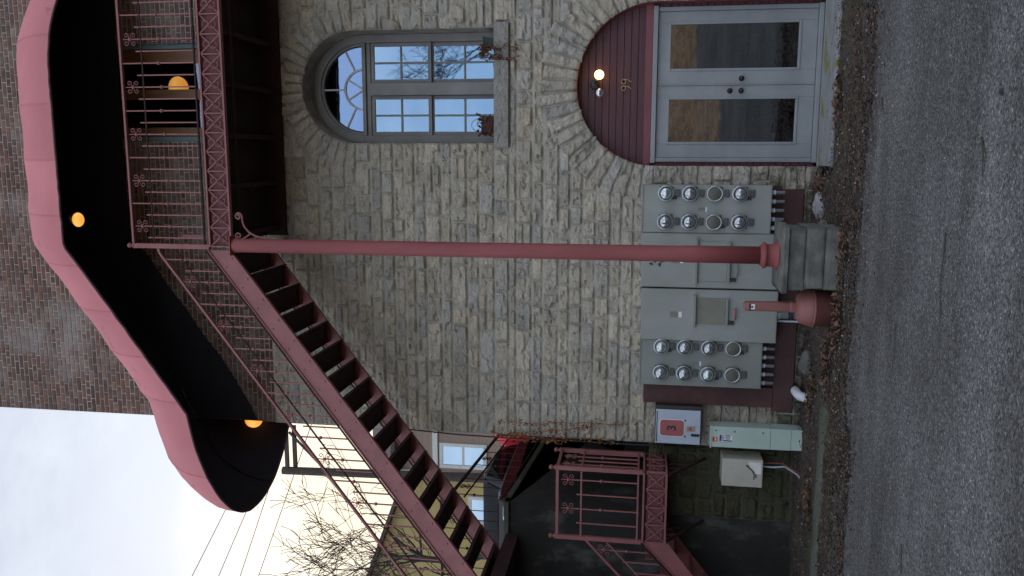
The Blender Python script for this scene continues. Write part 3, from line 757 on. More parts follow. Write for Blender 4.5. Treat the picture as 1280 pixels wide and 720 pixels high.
# ---- balcony
bal = thing('balcony', 'rose painted iron balcony with scrollwork railing running along the brick storey', 'balcony', (1.7, -.75, 7.2))
FX0, FX1, FY = -1.15, 4.6, -1.5
d = MB(); x = FX0
y = -1.46
while y < .0:
    d.box(FX0 + .02, FX1, y, min(y + .138, .0), 7.415, 7.45); y += .146
obj('deck', d, M['deck'], bal)
for xx in [FX0 + .1 + .62 * i for i in range(10)]:
    d = MB(); d.box(xx, xx + .06, -1.46, -.05, 7.2, 7.413); obj('joist', d, M['iron_dark'], bal)
d = MB(); d.box(FX0 + .02, FX1, -1.3, -1.24, 7.19, 7.199); d.box(FX0 + .02, FX1, -.10, -.055, 7.1, 7.4); d.box(FX0 + .02, FX1, -1.455, -.06, 7.392, 7.4); obj('ledger', d, M['iron_dark'], bal)
d = MB(); d.box(FX0, FX1, FY - .03, FY + .03, 7.465, 7.49); d.box(FX0, FX1, FY - .03, FY + .03, 7.185, 7.208); obj('fascia_flange', d, M['iron'], bal, bevel=.003)
n = int((FX1 - FX0) / PW)
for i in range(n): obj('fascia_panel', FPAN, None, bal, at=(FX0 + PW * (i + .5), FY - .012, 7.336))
d = MB(); d.box(FX0 + .03, FX1, FY - .01, FY + .01, 7.548, 7.566); obj('bottom_rail', d, M['iron_dark'], bal)
d = MB(); d.box(FX0 + .03, FX1, FY - .009, FY + .009, 8.235, 8.253); obj('middle_rail', d, M['iron_dark'], bal)
d = MB(); d.box(FX0 + .03, FX1, FY - .022, FY + .022, 8.505, 8.535); obj('top_rail', d, M['iron'], bal, bevel=.005)
TALL = picket_mesh(.95, True, 'tall_picket'); SHORT = picket_mesh(.76, False, 'short_picket'); ROSP = picket_mesh(.82, True, 'rosette_picket')
PP = .1425; k = 0; x = FX0 + .105
while x < 3.2:
    r_ = k % 4
    obj('picket', (SHORT, ROSP, SHORT, TALL)[r_], None, bal, at=(x, FY, 7.558))
    if r_ == 1: obj('rosette', ROS, None, bal, at=(x, FY - .004, 8.385))
    x += PP; k += 1
d = MB(); d.box(FX0 - .03, FX0 + .03, FY - .028, FY + .028, 7.49, 8.52); obj('newel_post', d, M['iron'], bal, bevel=.004)
obj('finial', ball_finial(FX0, FY, 8.52), M['iron'], bal)
d = MB(); d.box(FX0 + .10, FX0 + .14, FY + .06, FY + .08, 7.5, 7.9); obj('gusset_plate', d, M['iron'], bal)

# ---- column with scroll bracket, on its stone pedestal
cxx, cyy = -1.125, -1.5
colm = thing('support_column', 'tall slim dark red iron column holding up the balcony corner', 'column', (cxx, cyy, .64))
c = MB(); c.lathe([(0, .2), (.100, .2), (.098, 1.05), (.094, 1.06), (.086, 6.5), (.088, 6.56), (0, 6.56)], (cxx, cyy, .63), 'z', 28); obj('shaft', c, M['column'], colm)
c = MB(); c.lathe([(0, 0), (.165, 0), (.165, .018), (.148, .03), (.135, .06), (.128, .09), (.128, .13), (.145, .14), (.15, .155), (.145, .17), (.118, .18), (.116, .2), (0, .2)], (cxx, cyy, .63), 'z', 28); obj('base', c, M['column'], colm)
c = MB(); c.box(cxx - .12, cxx + .12, cyy - .1, cyy + .1, 7.185 - .012, 7.184); obj('cap_plate', c, M['column'], colm)
c = MB()
big = spiral((cxx + .36, 7.09), .048, .012, math.radians(-90), 1.4, 22, 1, cyy)
sml = spiral((cxx + .12, 7.10), .045, .012, math.radians(-180), 1.3, 22, -1, cyy)
curve = [V(cxx + .095, cyy, 6.72), V(cxx + .10, cyy, 6.80), V(cxx + .125, cyy, 6.89), V(cxx + .17, cyy, 6.965), V(cxx + .24, cyy, 7.02), V(cxx + .30, cyy, 7.038)]
c.tube(curve + big, .0125, 8); c.tube([V(cxx + .15, cyy, 6.94), V(cxx + .105, cyy, 7.0), V(cxx + .078, cyy, 7.06)] + sml, .011, 8)
obj('scroll_bracket', c, M['iron'], colm)
pd = thing('stone_pedestal', 'squat grey pedestal of stacked stone blocks under the red column', 'pedestal', (-1.12, -1.5, 0))
rp = random.Random(2)
def rough_block(x0, x1, y0, y1, z0, z1, amp, seed):
    b = MB(); n = 10
    def surf(p0, du, dv, nn):
        vs = []
        for j in range(n + 1):
            for i in range(n + 1):
                p = Vector(p0) + Vector(du) * i / n + Vector(dv) * j / n
                e = min(i, n - i, j, n - j); k = 0 if e == 0 else 1
                vs.append(p + Vector(nn) * (amp * (noise.fractal(p * 5 + V(seed, 0, 0), 1, 2, 4) + .4) * k - (amp * .5 if e == 0 else 0)))
        b.add(vs, [(j * (n + 1) + i, j * (n + 1) + i + 1, (j + 1) * (n + 1) + i + 1, (j + 1) * (n + 1) + i) for j in range(n) for i in range(n)], None, 0, True)
    dx, dy, dz = x1 - x0, y1 - y0, z1 - z0
    surf((x0, y0, z0), (dx, 0, 0), (0, 0, dz), (0, -1, 0)); surf((x1, y0, z0), (0, dy, 0), (0, 0, dz), (1, 0, 0)); surf((x0, y1, z0), (0, -dy, 0), (0, 0, dz), (-1, 0, 0))
    surf((x1, y1, z0), (-dx, 0, 0), (0, 0, dz), (0, 1, 0)); surf((x0, y0, z1), (dx, 0, 0), (0, dy, 0), (0, 0, 1)); surf((x0, y1, z0), (dx, 0, 0), (0, -dy, 0), (0, 0, -1))
    return b
for z0, z1, jx in ((-.06, .19, .0), (.195, .39, .012), (.395, .565, -.01)):
    obj('stone_block', rough_block(-1.455 + jx, -.79 + jx, -1.82, -1.16, z0, z1, .012, z0 * 9 + 3), M['pedestal'], pd)
obj('cap_stone', rough_block(-1.50, -.76, -1.86, -1.12, .572, .632, .016, 8), M['pedestal'], pd)

# ---- main staircase
sty = -1.5; STI = -.45; SL = .757
stair = thing('iron_staircase', 'long straight rose iron staircase descending from the balcony to the upper terrace', 'staircase', (-5.4, -1.0, 4.0))
def top_z(x): return 7.5 - SL * (-1.205 - x)
XE = -5.62
def stringer(y, name, m, xs_, zcut):
    s_ = MB(); th = .30
    xa, xb = xs_, XE
    poly = [(xa, top_z(xa)), (xa, top_z(xa) - th), (xb + .0, max(zcut, top_z(xb) - th)), (xb, top_z(xb))]
    zb_ = zcut; xcut = xa - (top_z(xa) - th - zcut) / SL
    poly = [(xa, min(7.5, top_z(xa))), (xa, top_z(xa) - th), (xcut, zcut), (XE, zcut), (XE, top_z(XE))]
    s_.prism(poly, y - .008, y + .008)
    # flanges and bolts
    s_.bar((xa, y, top_z(xa)), (XE, y, top_z(XE)), .05, .012); s_.bar((xa, y, top_z(xa) - th + .006), (xcut, y, zcut + .006), .05, .012)
    if y < -1:
        for i in range(20):
            for o_, dz in ((0, -.075), (.11, -.235)):
                xx = -1.40 - .256 * i + o_
                if xx > XE + .15 and xx < xa - .05: s_.lathe([(.011, 0), (.011, .006), (.006, .010), (0, .010)], (xx, y - .008, top_z(xx) + dz), 'y', 8, sign=-1)
    return obj('stringer', s_, m, stair)
stringer(sty, 'outer', M['iron'], -1.19, 4.0); stringer(STI, 'inner', M['iron'], -1.19, 4.0)
RUN = .256; RISE = RUN * SL
tr = MB(); tr.box(-.145, .145, sty + .010, STI - .010, -.006, .0); tr.box(.139, .145, sty + .010, STI - .010, -.045, -.0062); tr.box(-.145, -.139, sty + .010, STI - .010, -.05, -.0062)
TREAD = tr.mesh('tread', M['iron_dark'])
for i in range(17):
    xx = -1.38 - RUN * i; zz = 7.45 - RISE * (i + 1) + .045
    obj('tread', TREAD, None, stair, at=(xx, 0, top_z(xx) - .185))
def rail_line(mb, dz, w, h, x0, x1): mb.bar((x0, sty, top_z(x0) + dz), (x1, sty, top_z(x1) + dz), w, h)
d = MB(); rail_line(d, .70, .042, .03, -1.24, -5.5); d.bar((FX0 - .03, sty, 8.185), (-1.245, sty, top_z(-1.24) + .70), .042, .03); obj('handrail', d, M['iron'], stair, bevel=.004)
d = MB(); rail_line(d, .455, .016, .018, -1.2, -5.5); obj('middle_rail', d, M['iron_dark'], stair)
d = MB(); rail_line(d, .045, .016, .02, -1.2, -5.5); obj('bottom_rail', d, M['iron_dark'], stair)
STALL = picket_mesh(.665, True, 'stair_tall_picket'); SSH = picket_mesh(.49, False, 'stair_short_picket'); SRO = picket_mesh(.53, True, 'stair_rosette_picket')
k = 0; x = -1.32
while x > -5.45:
    r_ = k % 4
    obj('picket', (STALL, SSH, SRO, SSH)[r_], None, stair, at=(x, sty, top_z(x) + .045))
    if r_ == 2: obj('rosette', ROS, None, stair, at=(x, sty - .004, top_z(x) + .58))
    x -= PP * .985; k += 1
d = MB(); d.box(-5.53, -5.47, sty - .028, sty + .028, 4.0, top_z(-5.5) + .74); obj('newel_post', d, M['iron'], stair, bevel=.004)
d = MB(); pts = [V(x_, STI + .03, top_z(x_) - .1 + .02) for x_ in (-1.25, -3.3, -5.5)]; d.bar(pts[0] + V(0, 0, .15), pts[2] + V(0, 0, .15), .016, .02); obj('inner_bar', d, M['iron_dark'], stair)

# ------------------------------------------------------------------ awning
awn = thing('awning', 'long rose canvas awning with rounded ends and black lining, sloping down over the staircase', 'awning', (-.5, -.02, 9.4))
HA = 1.2
prof = []       # rim points (x,y,z) and matching wall (ridge) points
NS = 22
XR0 = .95
rimpts = []
# right rounded end, from the wall round to the straight rim
for k in range(NS + 1):
    t = PI / 2 * (1 - k / NS)
    rimpts.append((V(XR0 + 1.75 * math.sin(t), -1.70 * math.cos(t), 9.37), V(XR0 + .55 * math.sin(t), .02, 9.37)))
for k in range(1, 25):
    x = XR0 + (-1.12 - XR0) * k / 24; rimpts.append((V(x, -1.70, 9.37), V(x, .02, 9.37)))
XS1 = -3.28; ZS1 = 7.83
for k in range(1, 31):
    u = k / 30; x = -1.12 + (XS1 + 1.12) * u; zr = 9.37 + (ZS1 - 9.37) * u
    zr += .03 * math.exp(-u * 8)
    rimpts.append((V(x, -1.70, zr), V(x, .02, zr)))
for k in range(1, NS + 9):
    t = PI * .88 * k / (NS + 8)
    y = -.55 - 1.15 * math.cos(t); x = XS1 - 1.74 * math.sin(t)
    zr = ZS1 - .26 * math.sin(min(t, PI / 2)) - .12 * max(0, t - PI / 2)
    xr = max(XS1 - .62 * math.sin(min(t, PI / 2)), -3.86)
    rimpts.append((V(x, y, zr), V(xr, .02 if t < PI * .5 else .02 + .3 * (t - PI / 2), zr)))
NP = 12
def awning_pt(i, j, inset=0):
    rim, rid = rimpts[i]
    t = (PI / 2) * j / NP
    p = rid + (rim - rid) * math.cos(t)
    sc = .024 * math.sin(PI * (i - 2) / 8) ** 2 * math.sin(2 * t)      # slack between the ribs
    w_ = .010 * noise.noise(V(i * .5, j * .5, 1)) + .010 * noise.noise(V(i * 1.3, j * .4, 7))
    n_ = (rim - rid); n_.z = 0; n_ = n_.normalized() if n_.length > 0 else V(0, -1, 0)
    h = HA * math.sin(t) * (1 - inset * .02)
    return p + V(0, 0, h) - n_ * (sc + inset * .012 - w_)
def awning_skin(inset):
    a = MB(); vs = [awning_pt(i, j, inset) for i in range(len(rimpts)) for j in range(NP + 1)]
    q = NP + 1
    pt_ = random.Random(6); tones = [pt_.uniform(.9, 1.06) for _ in range(20)]
    for i in range(len(rimpts) - 1):
        t_ = tones[(i + 6) // 8]
        a.add([], [], None)
        o_ = len(a.v)
    a.v = [tuple(p) for p in vs]
    for i in range(len(rimpts) - 1):
        t_ = tones[(i + 6) // 8]
        for j in range(NP):
            a.f.append((i * q + j, i * q + j + 1, (i + 1) * q + j + 1, (i + 1) * q + j)); a.c.append((t_, t_, t_)); a.m.append(0); a.sm.append(True)
    return a
obj('canopy', awning_skin(0), M['awning'], awn)
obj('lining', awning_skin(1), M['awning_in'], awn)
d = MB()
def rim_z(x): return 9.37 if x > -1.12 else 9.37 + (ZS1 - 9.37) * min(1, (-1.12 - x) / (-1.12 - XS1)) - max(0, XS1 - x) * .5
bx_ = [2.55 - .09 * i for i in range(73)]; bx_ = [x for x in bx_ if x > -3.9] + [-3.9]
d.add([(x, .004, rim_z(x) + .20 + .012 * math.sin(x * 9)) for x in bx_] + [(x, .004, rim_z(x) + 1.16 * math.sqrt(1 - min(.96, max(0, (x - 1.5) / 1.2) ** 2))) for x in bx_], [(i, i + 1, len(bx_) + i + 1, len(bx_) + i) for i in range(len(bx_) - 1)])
obj('wall_shade_strip', d, M['awning_in'], awn)  # dark strip added over the brick in lining colour, standing in for awning shade
d = MB(); d.tube([awning_pt(i, 0, .5) for i in range(len(rimpts))], .016, 6); obj('rim_piping', d, M['trim'], awn)
for i in range(2, len(rimpts) - 1, 8):
    d = MB(); d.tube([awning_pt(i, j, 2.4) for j in range(NP + 1)], .011, 5); obj('rib', d, M['awning_in'], awn)
    d = MB(); d.tube([awning_pt(i, j, -.1) for j in range(NP + 1)], .006, 4); obj('seam', d, M['awning'], awn)
# lamps under it
hl = thing('globe_lamp', 'orange globe lamp hanging alone inside the dark awning above the stair head', 'lamp', (-.89, -.85, 9.76))
d = MB(); d.sphere((-.89, -.85, 9.76), .078, 20, 14, sc=(1.25, 1, .95)); obj('globe', d, M['globe'], hl)
d = MB(); d.lathe([(0, 0), (.06, 0), (.06, .05), (.02, .06), (.014, .5), (0, .5)], (-.89, -.85, 9.85), 'z', 12); obj('stem', d, M['black_metal'], hl)
hl = thing('globe_lamp', 'orange globe lamp half hidden behind the brick corner under the awning end', 'lamp', (-4.0, .3, 7.9))
d = MB(); d.sphere((-4.0, .3, 7.93), .12, 20, 14, sc=(1, 1, 1.1)); obj('globe', d, M['globe'], hl)
d = MB(); d.tube([V(-3.92, .3, 8.12), V(-4.0, .3, 8.14), V(-4.0, .3, 8.04)], .018, 8); obj('arm', d, M['black_metal'], hl)

# ------------------------------------------------------------------ fittings by the entrance
fl = thing('twin_floodlight', 'twin bulb fixture high on the dark red boards, one bulb lit and one clear', 'floodlight', (.9, ey, 2.8))
d = MB(); d.lathe([(0, 0), (.06, 0), (.06, .03), (.045, .05), (0, .055)], (.905, ey, 2.82), 'y', 18, sign=-1); d.tube([V(.925, ey - .04, 2.81), V(.965, ey - .10, 2.785)], .022, 10); d.tube([V(.885, ey - .04, 2.81), V(.845, ey - .10, 2.785)], .022, 10); obj('base', d, M['black_metal'], fl)
d = MB(); d.sphere((1.02, ey - .15, 2.755), .062, 16, 12); obj('lit_bulb', d, M['bulb'], fl)
d = MB(); d.sphere((.79, ey - .15, 2.75), .062, 16, 12); d.sphere((.79, ey - .15, 2.75), .03, 10, 8, mi=1); obj('clear_bulb', d, [M['clear_bulb'], M['galv']], fl)
ds = thing('door_step', 'long mossy pale concrete step in front of the double door', 'step', (.9, -.4, 0))
d = rough_block(-.14, 1.98, -.72, .10, -.10, -.028, .008, 4); o = obj('slab', d, M['step'], ds)
d = rough_block(-.16, 2.4, -1.05, -.725, -.12, -.06, .014, 6); obj('lower_slab', d, M['coping'], ds)

# ------------------------------------------------------------------ electric meters
FYM = -.30
def cabinet(mb, x0, x1, z0, z1, y=FYM, back=-.07): mb.box(x0, x1, y, back, z0, z1)
rows = (1.865, 1.565, 1.255, .945)
def meter_bank(x0, x1, z0, z1, cols, kinds, label, m, y):
    t = thing('meter_bank', label, 'electric meters', ((x0 + x1) / 2, -.07, z0), 'electric meter banks on the stone wall')
    d = MB(); cabinet(d, x0, x1, z0, z1, y); d.box(x0 + .01, x1 - .01, y - .004, y, z0 + .012, z1 - .03); obj('cabinet', d, m, t, bevel=.006)
    d = MB(); d.box(x0 - .005, x1 + .005, y - .012, -.07, z1 + .001, z1 + .014); obj('rain_lip', d, m, t)
    for ci, xc in enumerate(cols):
        for ri, zr in enumerate(rows):
            kd = kinds[ci][ri]; yb = y - .005
            d = MB(); d.box(xc - .082, xc + .088, yb - .012, yb, zr - .09, zr + .075); d.lathe([(.098, 0), (.098, .03), (.092, .04), (.082, .04), (.08, .02), (0, .02)], (xc, yb - .0, zr), 'y', 28, sign=-1)
            sock = obj('meter_socket', d, M['meter_dark'], t)
            d = MB(); d.lathe([(.08, .030), (.098, .030), (.103, .036), (.103, .05), (.096, .056), (.084, .056), (.08, .03)], (xc, yb, zr), 'y', 28, sign=-1); obj('ring', d, M['galv'], sock)
            if kd == 'b':
                d = MB(); d.lathe([(.084, .05), (.08, .053), (0, .053)], (xc, yb, zr), 'y', 24, sign=-1); obj('blank_cover', d, M['blank'], sock)
            else:
                d = MB(); d.lathe([(.068, .045), (.066, .10), (.058, .108), (0, .108)], (xc, yb, zr), 'y', 22, sign=-1)
                obj('dial', d, M['dial'] if kd == 'd' else M['white'], sock)
                d = MB()
                if kd == 'd':
                    d.box(xc - .038, xc + .038, yb - .112, yb - .109, zr + .012, zr + .036); d.box(xc - .03, xc + .03, yb - .112, yb - .109, zr - .022, zr - .012); d.box(xc - .02, xc + .02, yb - .112, yb - .109, zr - .042, zr - .034)
                    obj('print', d, M['ink'], sock)
                else:
                    d.box(xc - .045, xc + .045, yb - .112, yb - .109, zr - .03, zr - .002); d.box(xc - .008, xc + .03, yb - .112, yb - .109, zr - .045, zr - .0301); d.box(xc - .03, xc - .01, yb - .112, yb - .109, zr + .03, zr + .042)
                    obj('print', d, M['green_print'], sock)
                d = MB(); d.lathe([(.08, .05), (.08, .115), (.074, .135), (.058, .15), (.03, .157), (0, .159)], (xc, yb, zr), 'y', 26, sign=-1); obj('glass_dome', d, M['meter_glass'], sock)
            d = MB(); d.box(xc - .045, xc + .05, yb - .02, yb, zr - .18, zr - .12); d.box(xc - .03, xc + .035, yb - .026, yb - .0201, zr - .172, zr - .13); obj('breaker_box', d, M['breaker'], t, bevel=.004)
            if (ci + ri) % 3 == 0:
                d = MB(); d.box(xc - .075, xc - .035, yb - .03, yb, zr - .135, zr - .075); obj('tag', d, M['ink'], t, bevel=.004)
    xm = (x0 + x1) / 2
    d = MB(); d.box(xm - .02, xm + .02, y - .008, y - .0045, 1.37, 1.46); d.box(xm - .03, xm + .03, y - .008, y - .0045, 1.345, 1.365, mi=1); obj('label_plate', d, [M['cover'], M['white']], t)
    n = 5
    for i in range(n):
        xc = x0 + .07 + (x1 - x0 - .16) * i / (n - 1)
        d = MB(); d.lathe([(.026, 0), (.026, -.03), (.021, -.031), (.021, -.16), (0, -.16)], (xc, y + .05, z0), 'z', 12); d.lathe([(.031, -.03), (.031, -.05)], (xc, y + .05, z0), 'z', 8); obj('conduit', d, M['conduit'], t)
    return t
meter_bank(-.992, -.385, .555, 2.15, (-.49, -.85), ('gdbd', 'ddbd'), 'weathered grey bank of eight meters nearest the entrance, right of the red column', M['cab'], FYM)
meter_bank(-3.02, -2.402, .575, 2.13, (-2.49, -2.84), ('gddb', 'ddgb'), 'olive grey bank of eight meters beside the upright dark red board', M['cab_warm'], FYM + .03)
def switch_cab(x0, x1, z0, z1, cxs, label, olive):
    t = thing('switch_cabinet', label, 'switch cabinet', ((x0 + x1) / 2, -.07, z0), 'tall switch cabinets between the meter banks')
    d = MB(); cabinet(d, x0, x1, z0, z1, FYM - .01); d.box(x0 + .008, x1 - .008, FYM - .014, FYM - .0101, z0 + .01, z1 - .01); obj('cabinet', d, M['cab'], t, bevel=.006)
    y = FYM - .0145
    a, b = cxs
    d = MB(); d.box(a, b, y - .012, y, 1.07, 1.43); obj('cover_plate', d, M['cover'] if olive else M['cab'], t, bevel=.004)
    for zz, e in ((1.455, .04), (1.05, .0)):
        d = MB(); d.box(a - e, b + e, y - .05, y, zz - .018, zz + .018); obj('hinge_bar', d, M['cab_warm'], t, bevel=.006)
    d = MB(); d.box(a + .0, a + .05, y - .02, y, .955, 1.03); obj('latch', d, M['black_metal'], t)
    d = MB(); d.tube([V(a + .08, y, .945), V(a + .08, y - .04, .945), V(a + .21, y - .04, .945), V(a + .21, y, .945)], .011, 8); obj('pull_handle', d, M['placard'] if olive else M['cab_warm'], t)
    d = MB(); xm = (x0 + x1) / 2; d.box(xm - .035, xm + .04, y - .004, y, 1.66, 1.765); d.box(xm - .035, xm + .04, y - .004, y, 1.615, 1.659, mi=1); obj('label_plate', d, [M['cover'], M['white']], t)
    d = MB()
    for xx in (x0 + .1, x0 + (x1 - x0) * .5, x1 - .1):
        for zz in (z0 + .03, z1 - .03): d.lathe([(.008, 0), (.008, .004), (0, .006)], (xx, y, zz), 'y', 8, sign=-1)
    obj('screws', d, M['galv'], t)
    return t
switch_cab(-1.700, -.998, .43, 2.155, (-1.61, -1.10), 'tall grey green switch cabinet directly behind the red column', False)
c2 = switch_cab(-2.398, -1.722, .42, 2.14, (-2.17, -1.83), 'tall grey green switch cabinet with olive cover plate, left of the red column', True)
d = MB(); d.lathe([(.06, 0), (.06, -.05), (.05, -.052), (.05, -.5), (0, -.5)], (-2.045, -.2, .42), 'z', 16); d.lathe([(.0505, -.15), (.0505, -.22)], (-2.045, -.2, .42), 'z', 16, mi=1); obj('conduit', d, [M['bright_conduit'], M['ink']], c2)
d = MB(); d.tube([V(-2.125, -.2, .41), V(-2.125, -.2, -.05)], .014, 8); obj('thin_conduit', d, M['bright_conduit'], c2)
# spray paint splotch half covered by the column
d = MB(); rk = random.Random(4)
for i in range(9): 
    a = rk.uniform(0, 6.3); c_ = V(-1.36 + rk.uniform(-.05, .05), 0, 2.03 - .02 * i + rk.uniform(-.02, .02))
    d.add([(c_.x + rk.uniform(.012, .035) * math.cos(q), FYM - .0153 - i * .0002, c_.z + rk.uniform(.012, .03) * math.sin(q)) for q in [2 * PI * j / 9 for j in range(9)]], [tuple(range(9))])
sc_ = [o for o in bpy.data.objects if o.name.startswith('switch_cabinet')][0]
obj('paint_splotch', d, M['ink'], sc_, fixn=False)
bb = thing('backboard', 'brown red timber backboard framing the meter cabinets on the left and below', 'board', (-1.9, -.07, .15))
d = MB(); d.box(-3.31, -3.04, -.13, -.06, .40, 2.08); obj('upright_board', d, M['redboard'], bb, bevel=.005)
d = MB(); d.box(-3.36, -.44, -.12, -.055, .14, .397); obj('bottom_board', d, M['redboard'], bb, bevel=.005)
d = MB(); d.box(-3.035, -.40, -.068, -.058, .40, 2.1); obj('back_panel', d, M['redboard'], bb)

# number 3 box
bx = thing('control_box', 'square pale metal box with a faded red placard numbered 3', 'control box', (-3.6, -.05, 1.3))
x0, x1, z0, z1 = -3.83, -3.31, 1.305, 1.915; yb = -.24
d = MB(); d.box(x0, x1, yb, -.04, z0, z1); obj('case', d, M['black_metal'], bx, bevel=.006)
d = MB(); d.box(x0 + .0, x1 - .05, yb - .02, yb - .001, z0 + .015, z1 - .01); bdor = obj('door', d, M['signbox'], bx, bevel=.006)
def rrect(x0, x1, z0, z1, r, n=6):
    pts = []
    for cx_, cz_, a0 in ((x1 - r, z1 - r, 0), (x0 + r, z1 - r, 90), (x0 + r, z0 + r, 180), (x1 - r, z0 + r, 270)):
        for k in range(n + 1):
            a = math.radians(a0 + 90 * k / n); pts.append((cx_ + r * math.cos(a), cz_ + r * math.sin(a)))
    return pts
d = MB(); d.prism(rrect(-3.72, -3.50, 1.535, 1.85, .045), yb - .026, yb - .0201); plc = obj('placard', d, M['placard'], bx)
d = MB(); d.prism(rrect(-3.728, -3.492, 1.527, 1.858, .05), yb - .0228, yb - .02); obj('placard_border', d, M['white'], plc)
def text(s, size, name, m, parent, pos, ext=.001, bold=0):
    cu = bpy.data.curves.new(name, 'FONT'); cu.body = s; cu.size = size; cu.extrude = ext; cu.align_x = 'CENTER'; cu.align_y = 'CENTER'; cu.offset = bold
    tmp = bpy.data.objects.new(name, cu); COL.objects.link(tmp)
    dg = bpy.context.evaluated_depsgraph_get(); me = bpy.data.meshes.new_from_object(tmp.evaluated_get(dg)); bpy.data.objects.remove(tmp); bpy.data.curves.remove(cu)
    me.transform(Matrix.Rotation(PI / 2, 4, 'X')); me.materials.clear(); me.materials.append(m)
    return obj(name, me, None, parent, at=pos)
text('3', .17, 'numeral', M['ink'], bx, (-3.61, yb - .0275, 1.692), .001, .004)
d = MB(); d.box(-3.65, -3.575, yb - .0225, yb - .0202, 1.385, 1.50); d.box(-3.635, -3.59, yb - .0245, yb - .0226, 1.43, 1.47, mi=1); obj('rating_label', d, [M['tan_label'], M['placard']], bx)
d = MB(); d.box(-3.71, -3.68, yb - .04, yb - .0202, 1.335, 1.44); d.tube([V(-3.695, yb - .035, 1.335), V(-3.695, yb - .05, 1.41)], .009, 6); obj('latch', d, M['black_metal'], bx)
d = MB(); d.lathe([(.012, 0), (.012, .006), (0, .008)], (-3.5, yb - .02, 1.52), 'y', 8, sign=-1); d.lathe([(.012, 0), (.012, .006), (0, .008)], (-3.72, yb - .02, 1.52), 'y', 8, sign=-1); d.box(x0 + .02, x1 - .07, yb - .024, yb - .0202, z1 - .03, z1 - .018); obj('screws', d, M['black_metal'], bx)

# pale green upright cabinet
gc = thing('utility_pedestal', 'tall narrow pale green cabinet with an orange sticker', 'cabinet', (-3.68, -.2, 0))
x0, x1, yf, ybk = -3.83, -3.545, -.30, -.06
d = MB(); d.box(x0, x1, yf, ybk, .42, 1.175); obj('upper_door', d, M['mint'], gc, bevel=.005)
d = MB(); d.box(x0 + .001, x1 - .001, yf + .003, ybk, .16, .4165); obj('lower_door', d, M['mint'], gc, bevel=.004)
d = MB(); d.box(x0 + .003, x1 - .003, yf + .006, ybk, -.05, .157); obj('base', d, M['mint'], gc, bevel=.004)
d = MB(); d.box(x0 - .008, x1 + .008, yf - .012, ybk, 1.176, 1.195); obj('lid', d, M['mint'], gc)
d = MB(); d.box(-3.755, -3.69, yf - .004, yf - .0005, 1.10, 1.16); st_ = obj('warning_sticker', d, M['orange'], gc)
d = MB(); d.box(-3.75, -3.695, yf - .006, yf - .0042, 1.142, 1.155); d.box(-3.74, -3.70, yf - .006, yf - .0042, 1.118, 1.13, mi=1); obj('print', d, [M['ink'], M['white']], st_)
d = MB(); d.box(-3.745, -3.655, yf - .004, yf - .0005, .905, 1.075); st_ = obj('label_sticker', d, M['white'], gc)
d = MB(); d.box(-3.742, -3.658, yf - .006, yf - .0042, 1.045, 1.072); d.box(-3.742, -3.728, yf - .006, yf - .0042, .91, 1.03)
d.lathe([(.03, 0), (.022, 0)], (-3.69, yf - .005, .965), 'y', 14); d.box(-3.69 - .008, -3.69 + .008, yf - .006, yf - .0042, .957, .973)
for i in range(5): d.box(-3.72, -3.662, yf - .006, yf - .0042, 1.012 + .006 * i, 1.014 + .006 * i)
d.box(-3.665, -3.66, yf - .006, yf - .0042, .915, 1.0)
obj('print', d, M['blue_print'], st_)
d = MB()
for xx, zz in ((-3.60, 1.12), (-3.605, .52), (-3.605, .88)): d.lathe([(.010, 0), (.010, .006), (0, .008)], (xx, yf, zz), 'y', 8, sign=-1)
obj('screws', d, M['black_metal'], gc)

# beige junction box with a torn label and wires
jb = thing('junction_box', 'small beige plastic box with a torn white label on the dark wall', 'junction box', (-4.17, -.1, .5))
x0, x1, z0, z1 = -4.365, -3.985, .495, 1.02; yf = -.30
d = MB(); d.box(x0, x1, yf, .06, z0, z1); obj('case', d, M['beige'], jb, bevel=.012)
d = MB(); d.prism([(x1 - .03, .52), (x1 - .03, .69), (x1 - .10, .655), (x1 - .15, .60), (x1 - .19, .585), (x1 - .19, .52)], yf - .003, yf - .0004); obj('torn_label', d, M['white'], jb)
d = MB(); d.prism([(x1 - .06, .705), (x1 - .10, .672), (x1 - .16, .61), (x1 - .21, .595), (x1 - .23, .60), (x1 - .155, .635), (x1 - .085, .715)], yf - .003, yf - .0004); d.box(x1 - .245, x1 - .19, yf - .003, yf - .0004, .575, .59); d.box(x1 - .27, x1 - .22, yf - .003, yf - .0004, .60, .615); obj('torn_edge', d, M['ink'], jb)
d = MB(); d.tube([V(-4.10, -.2, .49), V(-4.09, -.24, .36), V(-4.05, -.3, .22), V(-4.12, -.36, .08), V(-4.22, -.4, -.02)], .012, 8); obj('grey_hose', d, M['cable_grey'], jb)
d = MB(); d.tube([V(-4.06, -.2, .49), V(-4.03, -.24, .36), V(-4.01, -.3, .25), V(-4.08, -.38, .08), V(-4.18, -.42, -.02)], .008, 6); obj('red_wire', d, M['cable_red'], jb)

pp = thing('drain_elbow', 'white plastic drain elbow sticking out of the wall near the ground', 'pipe', (-3.1, -.3, .08))
d = MB(); d.tube([V(-3.06, -.0, .115), V(-3.06, -.22, .115), V(-3.06, -.29, .112), V(-3.07, -.335, .095), V(-3.08, -.355, .055), V(-3.085, -.36, -.0)], .06, 16); obj('elbow', d, M['pvc'], pp)
d = MB(); d.tube([V(-3.055, .0, .118), V(-3.058, -.14, .118)], .072, 16); obj('sleeve', d, M['black_metal'], pp)

